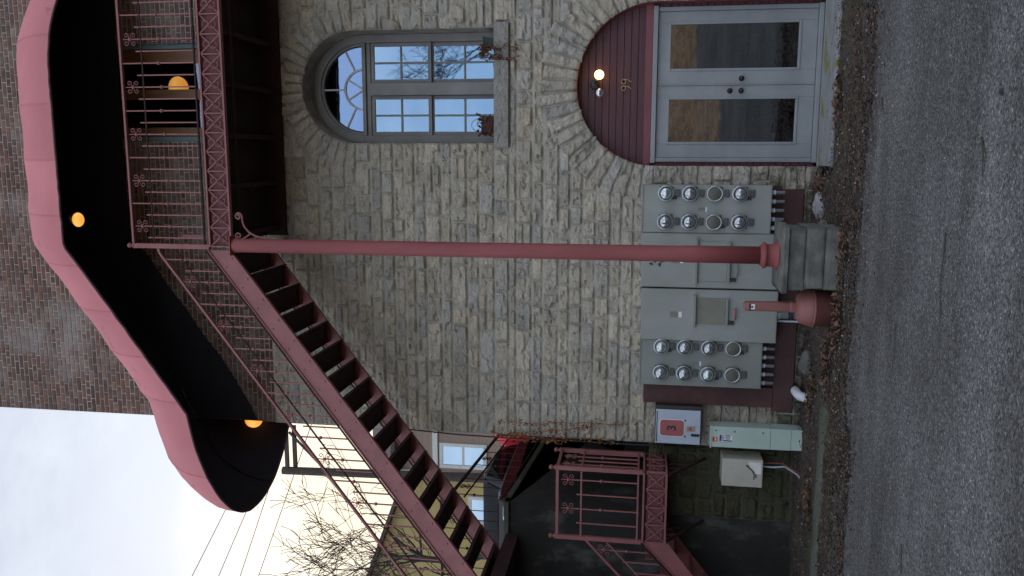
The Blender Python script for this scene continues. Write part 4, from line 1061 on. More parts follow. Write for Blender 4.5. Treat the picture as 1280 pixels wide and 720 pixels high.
# ash receptacle
ar = thing('ash_receptacle', 'terracotta coloured smokers post with round base and slim neck', 'ashtray', (-1.71, -1.50, 0))
ax, ay = -1.71, -1.50
d = MB(); d.lathe([(0, -.05), (.208, -.05), (.207, .215), (.217, .22), (.217, .24), (.207, .245), (0, .245)], (ax, ay, 0), 'z', 28); obj('base', d, M['ash'], ar)
d = MB(); d.lathe([(.213, .246), (.213, .258), (.205, .29), (.185, .35), (.15, .395), (.075, .415), (0, .416)], (ax, ay, 0), 'z', 28); obj('dome', d, M['ash'], ar)
d = MB()
pr = rrect(-.066, .066, -.055, .055, .03, 4); vs = []; hs = [.417, .465, .475, .85, .93, .97, .985]; sc2 = [1.0, 1.0, .86, .82, .85, .75, .4]
for h, s_ in zip(hs, sc2): vs += [(ax + p[0] * s_ + .012 * (.98 - h), ay + p[1] * s_, h) for p in pr]
n = len(pr); d.add(vs, [(i * n + j, i * n + (j + 1) % n, (i + 1) * n + (j + 1) % n, (i + 1) * n + j) for i in range(len(hs) - 1) for j in range(n)] + [tuple(range((len(hs) - 1) * n, len(hs) * n))], None, 0, False)
nk = obj('neck', d, M['ash'], ar, bevel=.003)
d = MB(); d.box(ax - .027, ax + .032, ay - .052, ay - .046, .862, .905); obj('sticker', d, M['white'], nk)
d = MB(); d.box(ax - .03, ax + .032, ay - .054, ay - .046, .906, .925); d.lathe([(.012, 0), (0, .002)], (ax, ay - .053, .892), 'y', 10, sign=-1); obj('ash_hole', d, M['ink'], nk)

# rocks, twigs
def rock(x, y, z, sx, sy, sz, seed, label, m=None):
    b = MB(); b.sphere((0, 0, 0), 1, 14, 10); vs = []
    for p in b.v:
        p = Vector(p); p *= 1 + .35 * noise.fractal(p * 1.1 + V(seed, 0, 0), 1, 2, 3); vs.append((x + p.x * sx, y + p.y * sy, z + max(-.4, p.z) * sz))
    b.v = vs; b.sm = [False] * len(b.f); tag(obj('rock', b, m or M['rock']), label, 'rock', 'loose rocks at the foot of the wall')
rock(-.62, -.62, .03, .17, .14, .085, 1.0, 'pale flat rock in the leaves between pedestal and door step')
rock(-.86, -.9, .04, .10, .11, .08, 4.0, 'smaller grey rock tucked beside the stone pedestal', M['pedestal'])
rock(-2.62, -.45, .05, .17, .1, .10, 9.0, 'dull grey rock under the bottom board near the white drain elbow', M['pedestal'])
def twig(pts, r, label):
    d = MB(); d.tube(pts, [r * (1 - .6 * i / (len(pts) - 1)) for i in range(len(pts))], 6)
    tag(obj('twig', d, M['bark']), label, 'twig', 'twigs fallen on the ground')
twig([V(-.5, -5.38, gz(-.5, -5.38) + .008), V(-.68, -5.41, gz(-.68, -5.4) + .012), V(-.82, -5.38, gz(-.8, -5.4) + .01), V(-1.06, -5.46, gz(-1, -5.46) + .008)], .007, 'long thin twig lying on open asphalt')
twig([V(.55, -2.62, gz(.5, -2.6) + .01), V(.35, -2.68, gz(.3, -2.68) + .02), V(.2, -2.8, gz(.2, -2.8) + .012)], .012, 'short bent twig at the asphalt edge near the door')
twig([V(-2.9, -4.9, gz(-2.9, -4.9) + .006), V(-3.05, -4.95, gz(-3, -4.9) + .01), V(-3.2, -4.92, gz(-3.2, -4.9) + .006)], .006, 'tiny twig on the asphalt in front of the retaining wall side')

twig([V(.5, -3.1, gz(.5, -3.1) + .008), V(.42, -3.15, gz(.4, -3.1) + .012), V(.36, -3.22, gz(.36, -3.2) + .008)], .009, 'short dark twig on asphalt straight out from the door')
twig([V(-1.35, -4.25, gz(-1.35, -4.25) + .008), V(-1.5, -4.3, gz(-1.5, -4.3) + .012), V(-1.75, -4.28, gz(-1.7, -4.3) + .008)], .006, 'thin twig on asphalt out from the smokers post')
twig([V(.1, -5.9, gz(.1, -5.9) + .008), V(.0, -5.98, gz(0, -5.98) + .012), V(-.12, -5.99, gz(-.1, -5.99) + .008)], .008, 'stubby twig alone at the near edge of the asphalt')

# plants on the window sill
gp = thing('planter', 'small dark green pot with a dried trailing plant on the window sill', 'planter', (1.45, .06, 4.14))
d = MB(); pr = rrect(-.5, .5, -.5, .5, .1, 3); vs = []
for h, s_ in ((0, .12), (.125, .15), (.13, .165), (.15, .165), (.15, .14), (.12, .135)): vs += [(1.45 + p[0] * s_, .06 + p[1] * s_, 4.142 + h) for p in pr]
n = len(pr); d.add(vs, [(i * n + j, i * n + (j + 1) % n, (i + 1) * n + (j + 1) % n, (i + 1) * n + j) for i in range(5) for j in range(n)] + [tuple(range(n)), tuple(range(5 * n, 6 * n))]); obj('pot', d, M['pot_green'], gp)
d = MB(); rq = random.Random(9)
for i in range(16):
    p = V(1.40 + rq.uniform(-.04, .03), .04 + rq.uniform(-.05, .04), 4.27); L = rq.uniform(.12, .62); pts = [p.copy()]
    q = V(-.10 + rq.uniform(-.06, .08), -.10, .07); 
    for k in range(7):
        pts.append(p + q * min(1, k / 2.5) + V(rq.uniform(-.02, .02), -.02 * (k > 2), -.015 * k - L * max(0, (k - 2) / 5)))
    d.tube(pts, .0035, 4)
    for pt in pts[1:]:
        for _ in range(5): leaf_bits(d, pt.x + rq.uniform(-.03, .03), pt.y + rq.uniform(-.02, .02), pt.z + rq.uniform(-.03, .03), rq.uniform(.02, .045), rq, 1.2)
obj('dry_plant', d, M['dry'], gp, fixn=False)
gp = thing('hanging_basket', 'dark brown square basket with dead leaves and a wire handle on the window sill', 'basket', (.38, .05, 4.14))
d = MB(); d.box(.27, .50, -.05, .15, 4.142, 4.31); obj('basket', d, M['basket'], gp, bevel=.012)
d = MB(); d.tube([V(.29 + .19 * (1 - math.cos(PI * k / 14)) / 2, .05, 4.31 + .15 * math.sin(PI * k / 14)) for k in range(15)], .004, 5); obj('wire_handle', d, M['black_metal'], gp)
d = MB()
for i in range(90): leaf_bits(d, rq.uniform(.25, .52), rq.uniform(-.085, .0), rq.uniform(4.15, 4.36), rq.uniform(.03, .08), rq, 1.3)
obj('dead_leaves', d, M['dry'], gp, fixn=False)

# dried vine hanging at the corner, thin cable beside it
vn = thing('dry_vine', 'rusty brown dried vine trailing down the corner stones of the building', 'vine', (-3.85, -.06, 2.2))
d = MB()
for s0, s1, L in ((V(-3.72, -.06, 4.0), V(-3.66, -.07, 2.35), 1), (V(-3.88, -.05, 3.95), V(-3.72, -.07, 2.75), 1), (V(-3.93, -.04, 3.8), V(-3.90, -.06, 2.5), 1), (V(-3.9, -.05, 4.1), V(-3.95, -.05, 3.2), 1)):
    pts = [s0.lerp(s1, k / 12) + V(rq.uniform(-.02, .02), rq.uniform(-.02, .0), 0) for k in range(13)]; d.tube(pts, .005, 4)
    for pt in pts:
        for _ in range(11): leaf_bits(d, pt.x + rq.gauss(0, .025), pt.y - abs(rq.gauss(0, .025)), pt.z + rq.gauss(0, .07), rq.uniform(.018, .05), rq, 1.3)
obj('dry_leaves', d, M['rustvine'], vn, fixn=False)
cb = MB(); cb.tube([V(-3.9, -.05, 5.4), V(-3.935, -.055, 4.7), V(-3.945, -.06, 3.9), V(-3.935, -.06, 3.1), V(-3.945, -.055, 2.2), V(-3.945, -.05, 1.2)], .011, 6)
tag(obj('cable', cb, M['rubber']), 'thin black cable running up the building corner', 'cable')

# ------------------------------------------------------------------ retaining wall, alley, lower landing
rw = thing('retaining_wall', 'tall dark stained concrete retaining wall left of the building', 'retaining wall', (-8, .1, 0))
d = MB(); nxx, nzz = 60, 24
def wy(x, z): return .1 - .02 * noise.fractal(V(x * 1.2, z * 1.2, 0), 1, 2, 4)
vs = [(-4.98 - 10 * i / nxx, wy(i * .3, j * .3), -.1 + 4.06 * j / nzz) for j in range(nzz + 1) for i in range(nxx + 1)]
d.add(vs, [(j * (nxx + 1) + i, j * (nxx + 1) + i + 1, (j + 1) * (nxx + 1) + i + 1, (j + 1) * (nxx + 1) + i) for j in range(nzz) for i in range(nxx)], None, 0, True)
d.add([(-4.98, wy(0, j * .3), -.1 + 4.06 * j / nzz) for j in range(nzz + 1)] + [(-4.98, 12, -.1), (-4.98, 12, 4.3), (-4.98, 3.6, 3.68)], [tuple(range(nzz + 4))])
obj('face', d, M['concrete'], rw)
d = MB(); ps = [(.05, 3.97), (.1, 3.97), (3.6, 3.66), (8, 4.14), (12, 4.5)]
for (ya, za), (yb_, zb_) in zip(ps[1:], ps[2:]): d.bar((-5.08, ya, za + .03), (-5.08, yb_, zb_ + .03), .24, .08, side=V(1, 0, 0))
d.box(-15, -4.96, .04, .24, 3.955, 4.02); obj('coping', d, M['coping'], rw)
g = MB(); vs = []
for j in range(5):
    for i in range(61):
        x = -9 + 6.2 * i / 60; y = -1.28 - .42 * j / 4 + .05 * noise.noise(V(x * 2, j * .3, 0)); vs.append((x, y, gz(x, y) + .055 - (.05 if j in (0, 4) else 0) - (.08 if i == 60 else 0) + .008 * noise.noise(V(x * 5, j, 0))))
g.add(vs, [(j * 61 + i, j * 61 + i + 1, (j + 1) * 61 + i + 1, (j + 1) * 61 + i) for j in range(4) for i in range(60)], None, 0, True)
tag(obj('gutter_slab', g, M['gutter']), 'narrow mossy concrete strip half buried in leaves left of the meters', 'gutter')
tw_ = thing('unseen_shade_wing', 'added concrete block out of view beyond the lower staircase, shading the landing', 'retaining wall', (-9.5, -3, 0))  # unseen block, added to keep light off the small landing
d = MB(); d.box(-15, -6.95, -8.5, .02, -.2, 3.79); obj('face', d, M['concrete'], tw_); d = MB(); d.box(-15, -6.88, -8.6, -1.63, 3.791, 3.9); obj('coping', d, M['coping'], tw_)  # face and coping of the added unseen block
al = thing('alley_wall', 'low dark mossy stone wall closing the alley under the small landing', 'wall', (-4.45, .1, 0))
st = MB(); rs = random.Random(21); z = -.1
while z < 1.96:
    h = rs.choice([.18, .22, .25]); x = -4.975
    while x < -3.93:
        L = min(rs.choice([.25, .33, .42]), -3.925 - x)
        if -3.925 - (x + L) < .12: L = -3.925 - x
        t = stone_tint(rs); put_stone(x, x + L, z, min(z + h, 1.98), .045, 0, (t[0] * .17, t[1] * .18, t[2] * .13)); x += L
    z += h
obj('stones', st, M['mossy_stone'], al, at=(0, .06, 0), fixn=False)
d = MB(); d.box(-4.98, -3.925, .062, 6, -.1, 1.96); obj('core', d, M['coping'], al)
d = MB()
for i in range(8): d.box(-4.975, -3.93, 2.2 + i * .32, 6, 1.96 + .2 * i + .001, 1.96 + .2 * (i + 1))
obj('alley_steps', d, M['concrete'], al, bevel=.01)

ld = thing('stair_landing', 'small rose iron landing with ball topped posts and scroll railing before the dark alley', 'landing', (-4.56, -.35, 1.75))
LX0, LX1, LY, LZ = -5.05, -4.085, -.7, 2.03
d = MB(); d.box(LX0 + .01, LX1 - .01, LY + .02, .02, LZ - .03, LZ); d.box(LX0 + .01, LX1 - .01, LY + .02, .02, 1.775, 1.785); obj('deck', d, M['iron_dark'], ld)
d = MB(); d.box(LX0, LX1, LY - .025, LY + .02, LZ + .005, LZ + .028); d.box(LX0, LX1, LY - .025, LY + .02, 1.745, 1.768); d.box(LX1 - .02, LX1 + .02, LY + .021, .0, LZ + .005, LZ + .028); d.box(LX1 - .02, LX1 + .02, LY + .021, .0, 1.745, 1.768); obj('fascia_flange', d, M['iron'], ld)
for i in range(4): obj('fascia_panel', FPAN, None, ld, at=(LX0 + .12 + .2405 * i, LY - .012, 1.887))
for i in range(3):
    o = obj('fascia_panel', FPAN, None, ld, at=(LX1 + .006, LY + .13 + .233 * i, 1.887)); o.rotation_euler = (0, 0, PI / 2)
for px_, py_ in ((LX0, LY), (LX1, LY), (LX1, -.03)):
    d = MB(); d.box(px_ - .027, px_ + .027, py_ - .027, py_ + .027, LZ + .029, 3.2); p_ = obj('post', d, M['iron'], ld, bevel=.004)
    obj('finial', ball_finial(px_, py_, 3.2), M['iron'], p_)
def rail_x(mb, z, w, h): mb.box(LX0 + .028, LX1 - .028, LY - w / 2, LY + w / 2, z - h / 2, z + h / 2)
def rail_y(mb, z, w, h): mb.box(LX1 - w / 2, LX1 + w / 2, LY + .028, -.058, z - h / 2, z + h / 2)
for f_ in (rail_x, rail_y):
    d = MB(); f_(d, 3.175, .045, .04); obj('top_rail', d, M['iron'], ld, bevel=.004)
    d = MB(); f_(d, 2.86, .018, .022); obj('middle_rail', d, M['iron'], ld)
    d = MB(); f_(d, 2.12, .018, .022); obj('bottom_rail', d, M['iron'], ld)
LSH = picket_mesh(.80, False, 'landing_short_picket'); LRO = picket_mesh(.88, True, 'landing_rosette_picket')
for i in range(4):
    x = LX1 - .16 - .2 * i
    obj('picket', LRO if i % 2 == 0 else LSH, None, ld, at=(x, LY, 2.12))
    if i % 2 == 0: obj('rosette', ROS, None, ld, at=(x, LY - .004, 3.03))
for i in range(4):
    y = LY + .14 + .145 * i
    obj('picket', LRO if i % 2 == 0 else LSH, None, ld, at=(LX1, y, 2.12))
    if i % 2 == 0:
        o = obj('rosette', ROS, None, ld, at=(LX1 + .004, y, 3.03)); o.rotation_euler = (0, 0, PI / 2)
for xx in (LX0 + .03, LX1 - .03):
    d = MB(); d.bar((xx, LY + .02, 1.73), (xx, .02, 1.22), .03, .03, side=V(1, 0, 0))
    for i in range(4):
        yy = LY + .14 + .15 * i; d.box(xx - .008, xx + .008, yy - .008, yy + .008, 1.73 - (yy - LY) * .70, 1.745)
    obj('bracket', d, M['iron_dark'], ld)

ls = thing('lower_staircase', 'short steep rose iron staircase leading down from the small landing', 'staircase', (-6.1, -.35, 0))
LSL = .95
def lz(x): return LZ - LSL * (LX0 - x)
XE2 = LX0 - 1.88
for yy in (LY, -.05):
    d = MB(); d.prism([(LX0, lz(LX0)), (LX0, lz(LX0) - .32), (XE2, lz(XE2) - .32 + .3), (XE2, lz(XE2))], yy - .008, yy + .008); d.bar((LX0, yy, lz(LX0)), (XE2, yy, lz(XE2)), .05, .012)
    for i in range(8): d.lathe([(.011, 0), (.011, .006), (0, .009)], (LX0 - .15 - .22 * i, yy - .008, lz(LX0 - .15 - .22 * i) - .09), 'y', 8, sign=-1)
    obj('stringer', d, M['iron'], ls)
tr = MB(); tr.box(-.12, .12, LY + .01, -.06, -.006, 0); tr.box(-.12, -.114, LY + .01, -.06, .0001, .19)
TR2 = tr.mesh('lower_tread', M['iron'])
for i in range(8): obj('tread', TR2, None, ls, at=(LX0 - .12 - .22 * i, 0, lz(LX0 - .12 - .22 * i) - .10))
d = MB(); d.bar((LX0, LY, lz(LX0) + .78), (XE2, LY, lz(XE2) + .78), .042, .03); obj('handrail', d, M['iron'], ls)
d = MB(); d.bar((LX0, LY, lz(LX0) + .52), (XE2, LY, lz(XE2) + .52), .016, .018); obj('middle_rail', d, M['iron'], ls)
d = MB(); d.bar((LX0, LY, lz(LX0) + .06), (XE2, LY, lz(XE2) + .06), .016, .018); obj('bottom_rail', d, M['iron_dark'], ls)
for i in range(12):
    x = LX0 - .15 - .15 * i
    obj('picket', SRO if i % 4 == 0 else SSH, None, ls, at=(x, LY, lz(x) + .06))
    if i % 4 == 0: obj('rosette', ROS, None, ls, at=(x, LY - .004, lz(x) + .66))

# landing slab at the foot of the long stair
tp = thing('terrace_slab', 'dark concrete slab carrying the foot of the long staircase', 'slab', (-7, -.8, 3.8))
d = MB(); d.box(-9.5, -5.42, -1.62, .03, 3.80, 3.995); obj('slab', d, M['iron_dark'], tp, bevel=.01)
for xx in (-6.0, -8.8):
    d = MB(); d.box(xx - .1, xx + .1, -1.5, -1.3, -.05, 3.799); obj('pier', d, M['concrete'], tp)

# railing along the alley edge of the upper street
tr_ = thing('alley_railing', 'dark iron railing with scrolls receding along the alley edge of the upper street', 'railing', (-5.05, 2, 4))
def az(y): return 4.05 - .09 * min(3.5, max(0, y - .1)) + max(0, .11 * (y - 3.6))
yA, yB = .2, 7.0
for nm_, dz, w, h in (('top_rail', .82, .045, .03), ('middle_rail', .60, .018, .02), ('bottom_rail', .06, .018, .02)):
    d = MB(); d.bar((-4.98, yA, az(yA) + dz), (-4.98, 3.6, az(3.6) + dz), w, h, side=V(1, 0, 0)); d.bar((-4.98, 3.601, az(3.6) + dz), (-4.98, yB, az(yB) + dz), w, h, side=V(1, 0, 0)); obj(nm_, d, M['iron_dark'], tr_)
APK = picket_mesh(.76, True, 'alley_picket', M['iron_dark'], .005); APS = picket_mesh(.58, False, 'alley_short_picket', M['iron_dark'], .005)
y = yA + .1; k = 0
while y < yB:
    obj('picket', APK if k % 2 == 0 else APS, None, tr_, at=(-4.98, y, az(y) + .06))
    if k % 4 == 1:
        o = obj('rosette', ROSD, None, tr_, at=(-4.98, y, az(y) + .70)); o.rotation_euler = (0, 0, PI / 2)
    y += .30; k += 1
# front railing of the upper street, left of it
fr_ = thing('terrace_railing', 'dark iron picket railing with scrolls along the terrace edge behind the staircase', 'railing', (-7, .2, 4))
for nm_, dz, w, h in (('top_rail', .95, .045, .03), ('middle_rail', .7, .018, .02), ('bottom_rail', .10, .018, .02)):
    d = MB(); d.box(-9.3, -5.02, .14 - w / 2, .14 + w / 2, 4.02 + dz - h / 2, 4.02 + dz + h / 2); obj(nm_, d, M['iron_dark'], fr_)
k = 0; x = -5.15
FPK = picket_mesh(.86, True, 'terrace_picket', M['iron_dark'], .005)
while x > -9.3:
    obj('picket', FPK if k % 2 == 0 else APS, None, fr_, at=(x, .14, 4.12))
    if k % 4 == 1: obj('rosette', ROSD, None, fr_, at=(x, .136, 4.85))
    x -= .15; k += 1

# ------------------------------------------------------------------ cars on the upper street
def car_paint(name, c, spec=.5): 
    m, nt, bs = nodes(name); bs.inputs['Base Color'].default_value = (*c, 1); bs.inputs['Roughness'].default_value = .3; bs.inputs['Coat Weight'].default_value = .15 if spec > .2 else 0; bs.inputs['Specular IOR Level'].default_value = spec; bs.inputs['Coat Roughness'].default_value = .05
    n = noise_node(nt, 4, 4); r = ramp(nt, n.outputs['Fac'], [(.3, tuple(x * .9 for x in c)), (.7, c)]); nt.links.new(r.outputs['Color'], bs.inputs['Base Color'])
    return m
M['car_glass'] = glass('car_glass', .035, (.12, .13, .14), 0)
M['tyre'] = mat('tyre', (.018, .018, .018), None, 20, .85)
M['rim'] = mat('alloy', (.45, .46, .48), None, 20, .35, metal=.8)
M['lamp_lens'] = mat('headlamp_lens', (.7, .72, .74), None, 20, .2)
M['tail'] = mat('tail_lens', (.4, .02, .02), None, 20, .25)
def car(loc, rot, paint, label, hood=.98, roof=1.48, L=4.5, W=1.8):
    t = thing('parked_car', label, 'car', loc, 'cars parked on the upper street')
    mtx = Matrix.Rotation(rot, 4, 'Z'); base = Vector(loc)
    def done(name, mb, m, par=t, bevel=0):
        mb.v = [tuple(base + (mtx @ Vector(p))) for p in mb.v]; return obj(name, mb, m, par, bevel=bevel)
    # front towards -x locally
    f = -L / 2; b = L / 2; w = W / 2
    pr = [(f, .30), (f - .0, .55), (f + .06, .72), (f + .25, hood - .08), (f + .6, hood - .02), (f + 1.15, hood), (b - .65, hood + .03), (b - .1, hood - .02), (b, .8), (b, .32)]
    # wheel arches cut into the lower edge
    def archp(cx_): return [(cx_ + .37 * math.cos(a), .33 + .37 * math.sin(a)) for a in [PI * q / 10 for q in range(11)]]
    low = [(b, .26)] + [(p[0], max(.24, p[1])) for p in archp(b - .85)] + [(p[0], max(.24, p[1])) for p in archp(f + .82)] + [(f, .26)]
    poly = pr[1:-1] + low
    d = MB(); n = len(poly)
    vs = []
    for yy, ins in ((-w, .05), (-w + .06, 0), (w - .06, 0), (w, .05)):
        cz = .6
        for p in poly: vs.append((p[0] * (1 - ins * .25), yy, cz + (p[1] - cz) * (1 - ins * 1.2 if p[1] > cz else 1)))
    fs = [tuple(range(n)), tuple(range(4 * n - 1, 3 * n - 1, -1))] + [(k * n + i, k * n + (i + 1) % n, (k + 1) * n + (i + 1) % n, (k + 1) * n + i) for k in range(3) for i in range(n)]
    d.add(vs, fs, None, 0, False); done('body', d, paint, bevel=.03)
    cab = [(f + 1.05, hood - .02), (f + 1.75, roof - .05), (f + 2.1, roof), (b - 1.2, roof - .02), (b - .75, roof - .12), (b - .25, hood)]
    d = MB(); n = len(cab); vs = []
    for yy in (-w + .08, w - .08):
        s_ = -1 if yy < 0 else 1
        for p in cab: vs.append((p[0], yy - s_ * .16 * (p[1] - hood) / (roof - hood), p[1]))
    d.add(vs, [tuple(range(n)), tuple(range(2 * n - 1, n - 1, -1))] + [(i, (i + 1) % n, (i + 1) % n + n, i + n) for i in range(n)]); done('cabin', d, paint, bevel=.03)
    for s_ in (-1, 1):
        d = MB(); yy = s_ * (w - .085); 
        def sp_(p): return (p[0], yy - s_ * .16 * (p[1] - hood) / (roof - hood) + s_ * .012, p[1])
        q = [(f + 1.35, hood + .03), (f + 1.86, roof - .10), (b - 1.15, roof - .10), (b - .65, hood + .03)]
        d.add([sp_(p) for p in q], [(0, 1, 2, 3)]); done('side_window', d, M['car_glass'])
    d = MB(); d.add([(f + 1.10, -w + .2, hood + .02), (f + 1.10, w - .2, hood + .02), (f + 1.70, w - .28, roof - .08), (f + 1.70, -w + .28, roof - .08)], [(0, 1, 2, 3)]); d.v = [(x_ - .03, y_, z_ + .02) for x_, y_, z_ in d.v]; done('windscreen', d, M['car_glass'])
    d = MB(); d.add([(b - .3, -w + .2, hood + .03), (b - .3, w - .2, hood + .03), (b - .72, w - .28, roof - .14), (b - .72, -w + .28, roof - .14)], [(0, 1, 2, 3)]); d.v = [(x_ + .03, y_, z_ + .02) for x_, y_, z_ in d.v]; done('rear_window', d, M['car_glass'])
    for sx_ in (f + .82, b - .85):
        for s_ in (-1, 1):
            d = MB(); d.lathe([(.22, 0), (.31, .0), (.33, .02), (.33, .18), (.31, .2), (.22, .2)], (sx_, s_ * (w - .01), .33), 'y', 22, sign=-s_); wh = done('wheel', d, M['tyre'])
            d = MB(); d.lathe([(0, .03), (.07, .02), (.09, .05), (.2, .03), (.222, .01), (.222, .15)], (sx_, s_ * (w - .01), .33), 'y', 22, sign=-s_); done('rim', d, M['rim'], wh)
    for s_ in (-1, 1):
        d = MB(); d.box(f - .012, f + .16, s_ * (w - .38), s_ * (w - .08), .62, .74); done('headlight', d, M['lamp_lens'], bevel=.02)
        d = MB(); d.box(b - .1, b + .012, s_ * (w - .3), s_ * (w - .06), .68, .84); done('tail_light', d, M['tail'], bevel=.02)
    return t
car((-5.9, 8.9, tz(8.9) + .01), 0, car_paint('red_paint', (.78, .03, .045)), 'bright red car at the building corner, nose pointing away from the wall', hood=1.10, roof=1.7, W=1.85, L=4.6)
car((-7.75, 6.6, tz(6.6) + .01), PI / 2, car_paint('black_paint', (.012, .011, .014), .12), 'black car seen end on through the railing beside the red car', hood=.95, roof=1.52)
car((-11.5, 8.2, tz(8.2) + .01), .12, car_paint('blue_paint', (.06, .11, .32)), 'blue car behind the treads at the foot of the long staircase', hood=1.0, roof=1.5)

# ------------------------------------------------------------------ houses, pole, wires, trees behind
M['yellow'] = mat('yellow_stucco', (.50, .39, .17), (.45, .345, .15), 1.5, .9, .2, 14)
M['tan'] = mat('tan_siding', (.30, .225, .18), (.26, .19, .155), 1.5, .85, .2, 14, stretch=(1, 1, 8))
M['cream'] = mat('cream_siding', (.62, .54, .38), (.56, .48, .33), 1.5, .85, .2, 14, stretch=(1, 1, 8))
M['roofing'] = mat('brown_shingles', (.10, .065, .055), (.07, .05, .045), 5, .9, .5, 20)
M['white_paint'] = mat('white_house_paint', (.62, .62, .6), (.55, .55, .53), 4, .6)
def house(name_label, xa, xb, ya, yb, zb, ze, zr, wallm, wins, cat='house', ridge='x'):
    t = thing('house', name_label, cat, ((xa + xb) / 2, (ya + yb) / 2, zb))
    d = MB()
    if ridge == 'y':
        d.prism([(xa, zb), (xb, zb), (xb, ze), ((xa + xb) / 2, zr), (xa, ze)], ya, yb)
    else:
        d.prism([(ya, zb), (yb, zb), (yb, ze), ((ya + yb) / 2, zr), (ya, ze)], xa, xb, 'x')
    obj('wall', d, wallm, t)
    d = MB()
    if ridge == 'y':
        xm = (xa + xb) / 2; sl = (zr - ze) / (xm - xa); o_ = .4
        for s_ in (-1, 1):
            e = xm + s_ * ((xb - xa) / 2 + o_); d.prism([(xm, zr + .02), (e, ze - o_ * sl + .02), (e, ze - o_ * sl + .16), (xm, zr + .18)], ya - .35, yb + .35)
    else:
        ym = (ya + yb) / 2; sl = (zr - ze) / (ym - ya); o_ = .4
        for s_ in (-1, 1):
            e = ym + s_ * ((yb - ya) / 2 + o_); d.prism([(ym, zr + .02), (e, ze - o_ * sl + .02), (e, ze - o_ * sl + .16), (ym, zr + .18)], xa - .35, xb + .35, 'x')
    obj('roof', d, M['roofing'], t)
    for x0_, x1_, z0_, z1_ in wins:
        d = MB(); f_ = .13; y_ = ya - .05
        d.box(x0_ - f_, x0_, y_, ya - .001, z0_ - f_, z1_ + f_); d.box(x1_, x1_ + f_, y_, ya - .001, z0_ - f_, z1_ + f_); d.box(x0_ + .001, x1_ - .001, y_, ya - .001, z1_, z1_ + f_); d.box(x0_ + .001, x1_ - .001, y_ - .04, ya - .001, z0_ - f_, z0_)
        d.box(x0_ + .001, x1_ - .001, y_ + .01, ya - .012, (z0_ + z1_) / 2 - .04, (z0_ + z1_) / 2 + .04)
        w_ = obj('window', d, M['white_paint'], t)
        d = MB(); d.box(x0_ + .001, x1_ - .001, ya - .012, ya - .008, z0_, z1_); obj('pane', d, M['pane'], w_)
    return t
M['pane'] = glass('house_pane', .5, (.25, .28, .32), 0, (.75, .88, 1))
house('yellow stucco house with a brown gable roof beyond the staircase', -24.5, -12.55, 20, 31, 5, 11.2, 13.4, M['yellow'], [(-14.6, -13.7, 7.2, 8.7), (-20.5, -19.6, 9.3, 10.9)], ridge='y')
h2_ = house('tan sided house with white window trim at the building corner', -12.2, -3.5, 19, 27, 5, 11.6, 13.6, M['tan'], [(-11.9, -11.15, 8.0, 9.6), (-9.0, -8.2, 8.0, 9.6)])
d = MB(); d.box(-12.22, -3.5, 18.92, 18.999, 9.8, 10.0); d.box(-12.3, -12.19, 18.9, 19.1, 5, 11.5); obj('trim_band', d, M['white_paint'], h2_)

pl = thing('utility_pole', 'dark wooden pole with a braced cross arm behind the staircase', 'utility pole', (-9.5, 12, tz(12)))
d = MB(); d.tube([V(-9.45, 12, tz(12)), V(-9.65, 12, 12.95)], [.15, .12], 12); obj('pole', d, M['bark'], pl)
d = MB(); d.box(-9.75, -8.2, 11.93, 12.0, 12.72, 12.84); d.box(-9.75, -8.2, 12.02, 12.09, 12.5, 12.62); obj('cross_arm', d, M['bark'], pl)
d = MB(); d.bar((-9.62, 12, 11.5), (-8.4, 12, 12.7), .06, .06); obj('brace', d, M['bark'], pl)
def wire(a, b, sag, label):
    d = MB(); pts = [Vector(a).lerp(Vector(b), k / 16) - V(0, 0, sag * 4 * (k / 16) * (1 - k / 16)) for k in range(17)]; d.tube(pts, .012, 5)
    tag(obj('overhead_wire', d, M['rubber']), label, 'wire', 'overhead wires crossing the sky')
def ext(a, b, s, e): a = Vector(a); b = Vector(b); return a + (b - a) * s, a + (b - a) * e
for a, b, lab in (((-11.16, 12, 15.04), (-13.43, 12, 16.30), 'overhead wire leaving the awning highest, topmost of the four'), ((-11.11, 12, 14.31), (-13.35, 12, 15.38), 'second overhead wire from the top'),
                  ((-10.4, 12, 13.55), (-13.29, 12, 14.64), 'third overhead wire from the top'), ((-11.3, 12, 13.25), (-13.24, 12, 14.02), 'lowest of the four overhead wires')):
    p, q = ext(a, b, -2.2, 8); wire(p, q, .1, lab)

def tree(loc, h, seed, label, spread=.55, lean=(0, 0), cat='tree', thick=.16, depth=6, nb=3):
    rt = random.Random(seed); t = thing('bare_tree', label, cat, loc)
    tk = MB(); tw = MB()
    def grow(p, d, L, r, lev):
        n = 4; pts = [p]; q = p.copy(); dd = d.copy()
        for k in range(n):
            dd = (dd + V(rt.gauss(0, .16), rt.gauss(0, .16), rt.gauss(0, .10) + .03)).normalized(); q = q + dd * (L / n); pts.append(q.copy())
        rs_ = [r * (1 - .45 * k / n) for k in range(n + 1)]
        rs_ = [max(q_, .011) for q_ in rs_]
        (tk if lev == 0 else tw).tube(pts, rs_, 7 if lev < 2 else (5 if lev < 4 else 3), cap=False)
        if lev >= depth: return
        kk = nb if lev < 3 else rt.choice([2, 3])
        for i in range(kk):
            j = rt.choice([2, 3, 4]) if lev else rt.choice([3, 4, 4])
            ax = V(rt.gauss(0, 1), rt.gauss(0, 1), rt.gauss(0, .4)).normalized()
            nd = (dd + ax * rt.uniform(spread, spread * 1.9)).normalized(); nd.z += .10; nd.normalize()
            grow(pts[j], nd, L * rt.uniform(.62, .85), rs_[j] * rt.uniform(.5, .72), lev + 1)
    grow(Vector(loc), V(lean[0], lean[1], 1).normalized(), h * .26, thick, 0)
    obj('trunk', tk, M['bark'], t, fixn=False); obj('branches', tw, M['bark'], t, fixn=False)
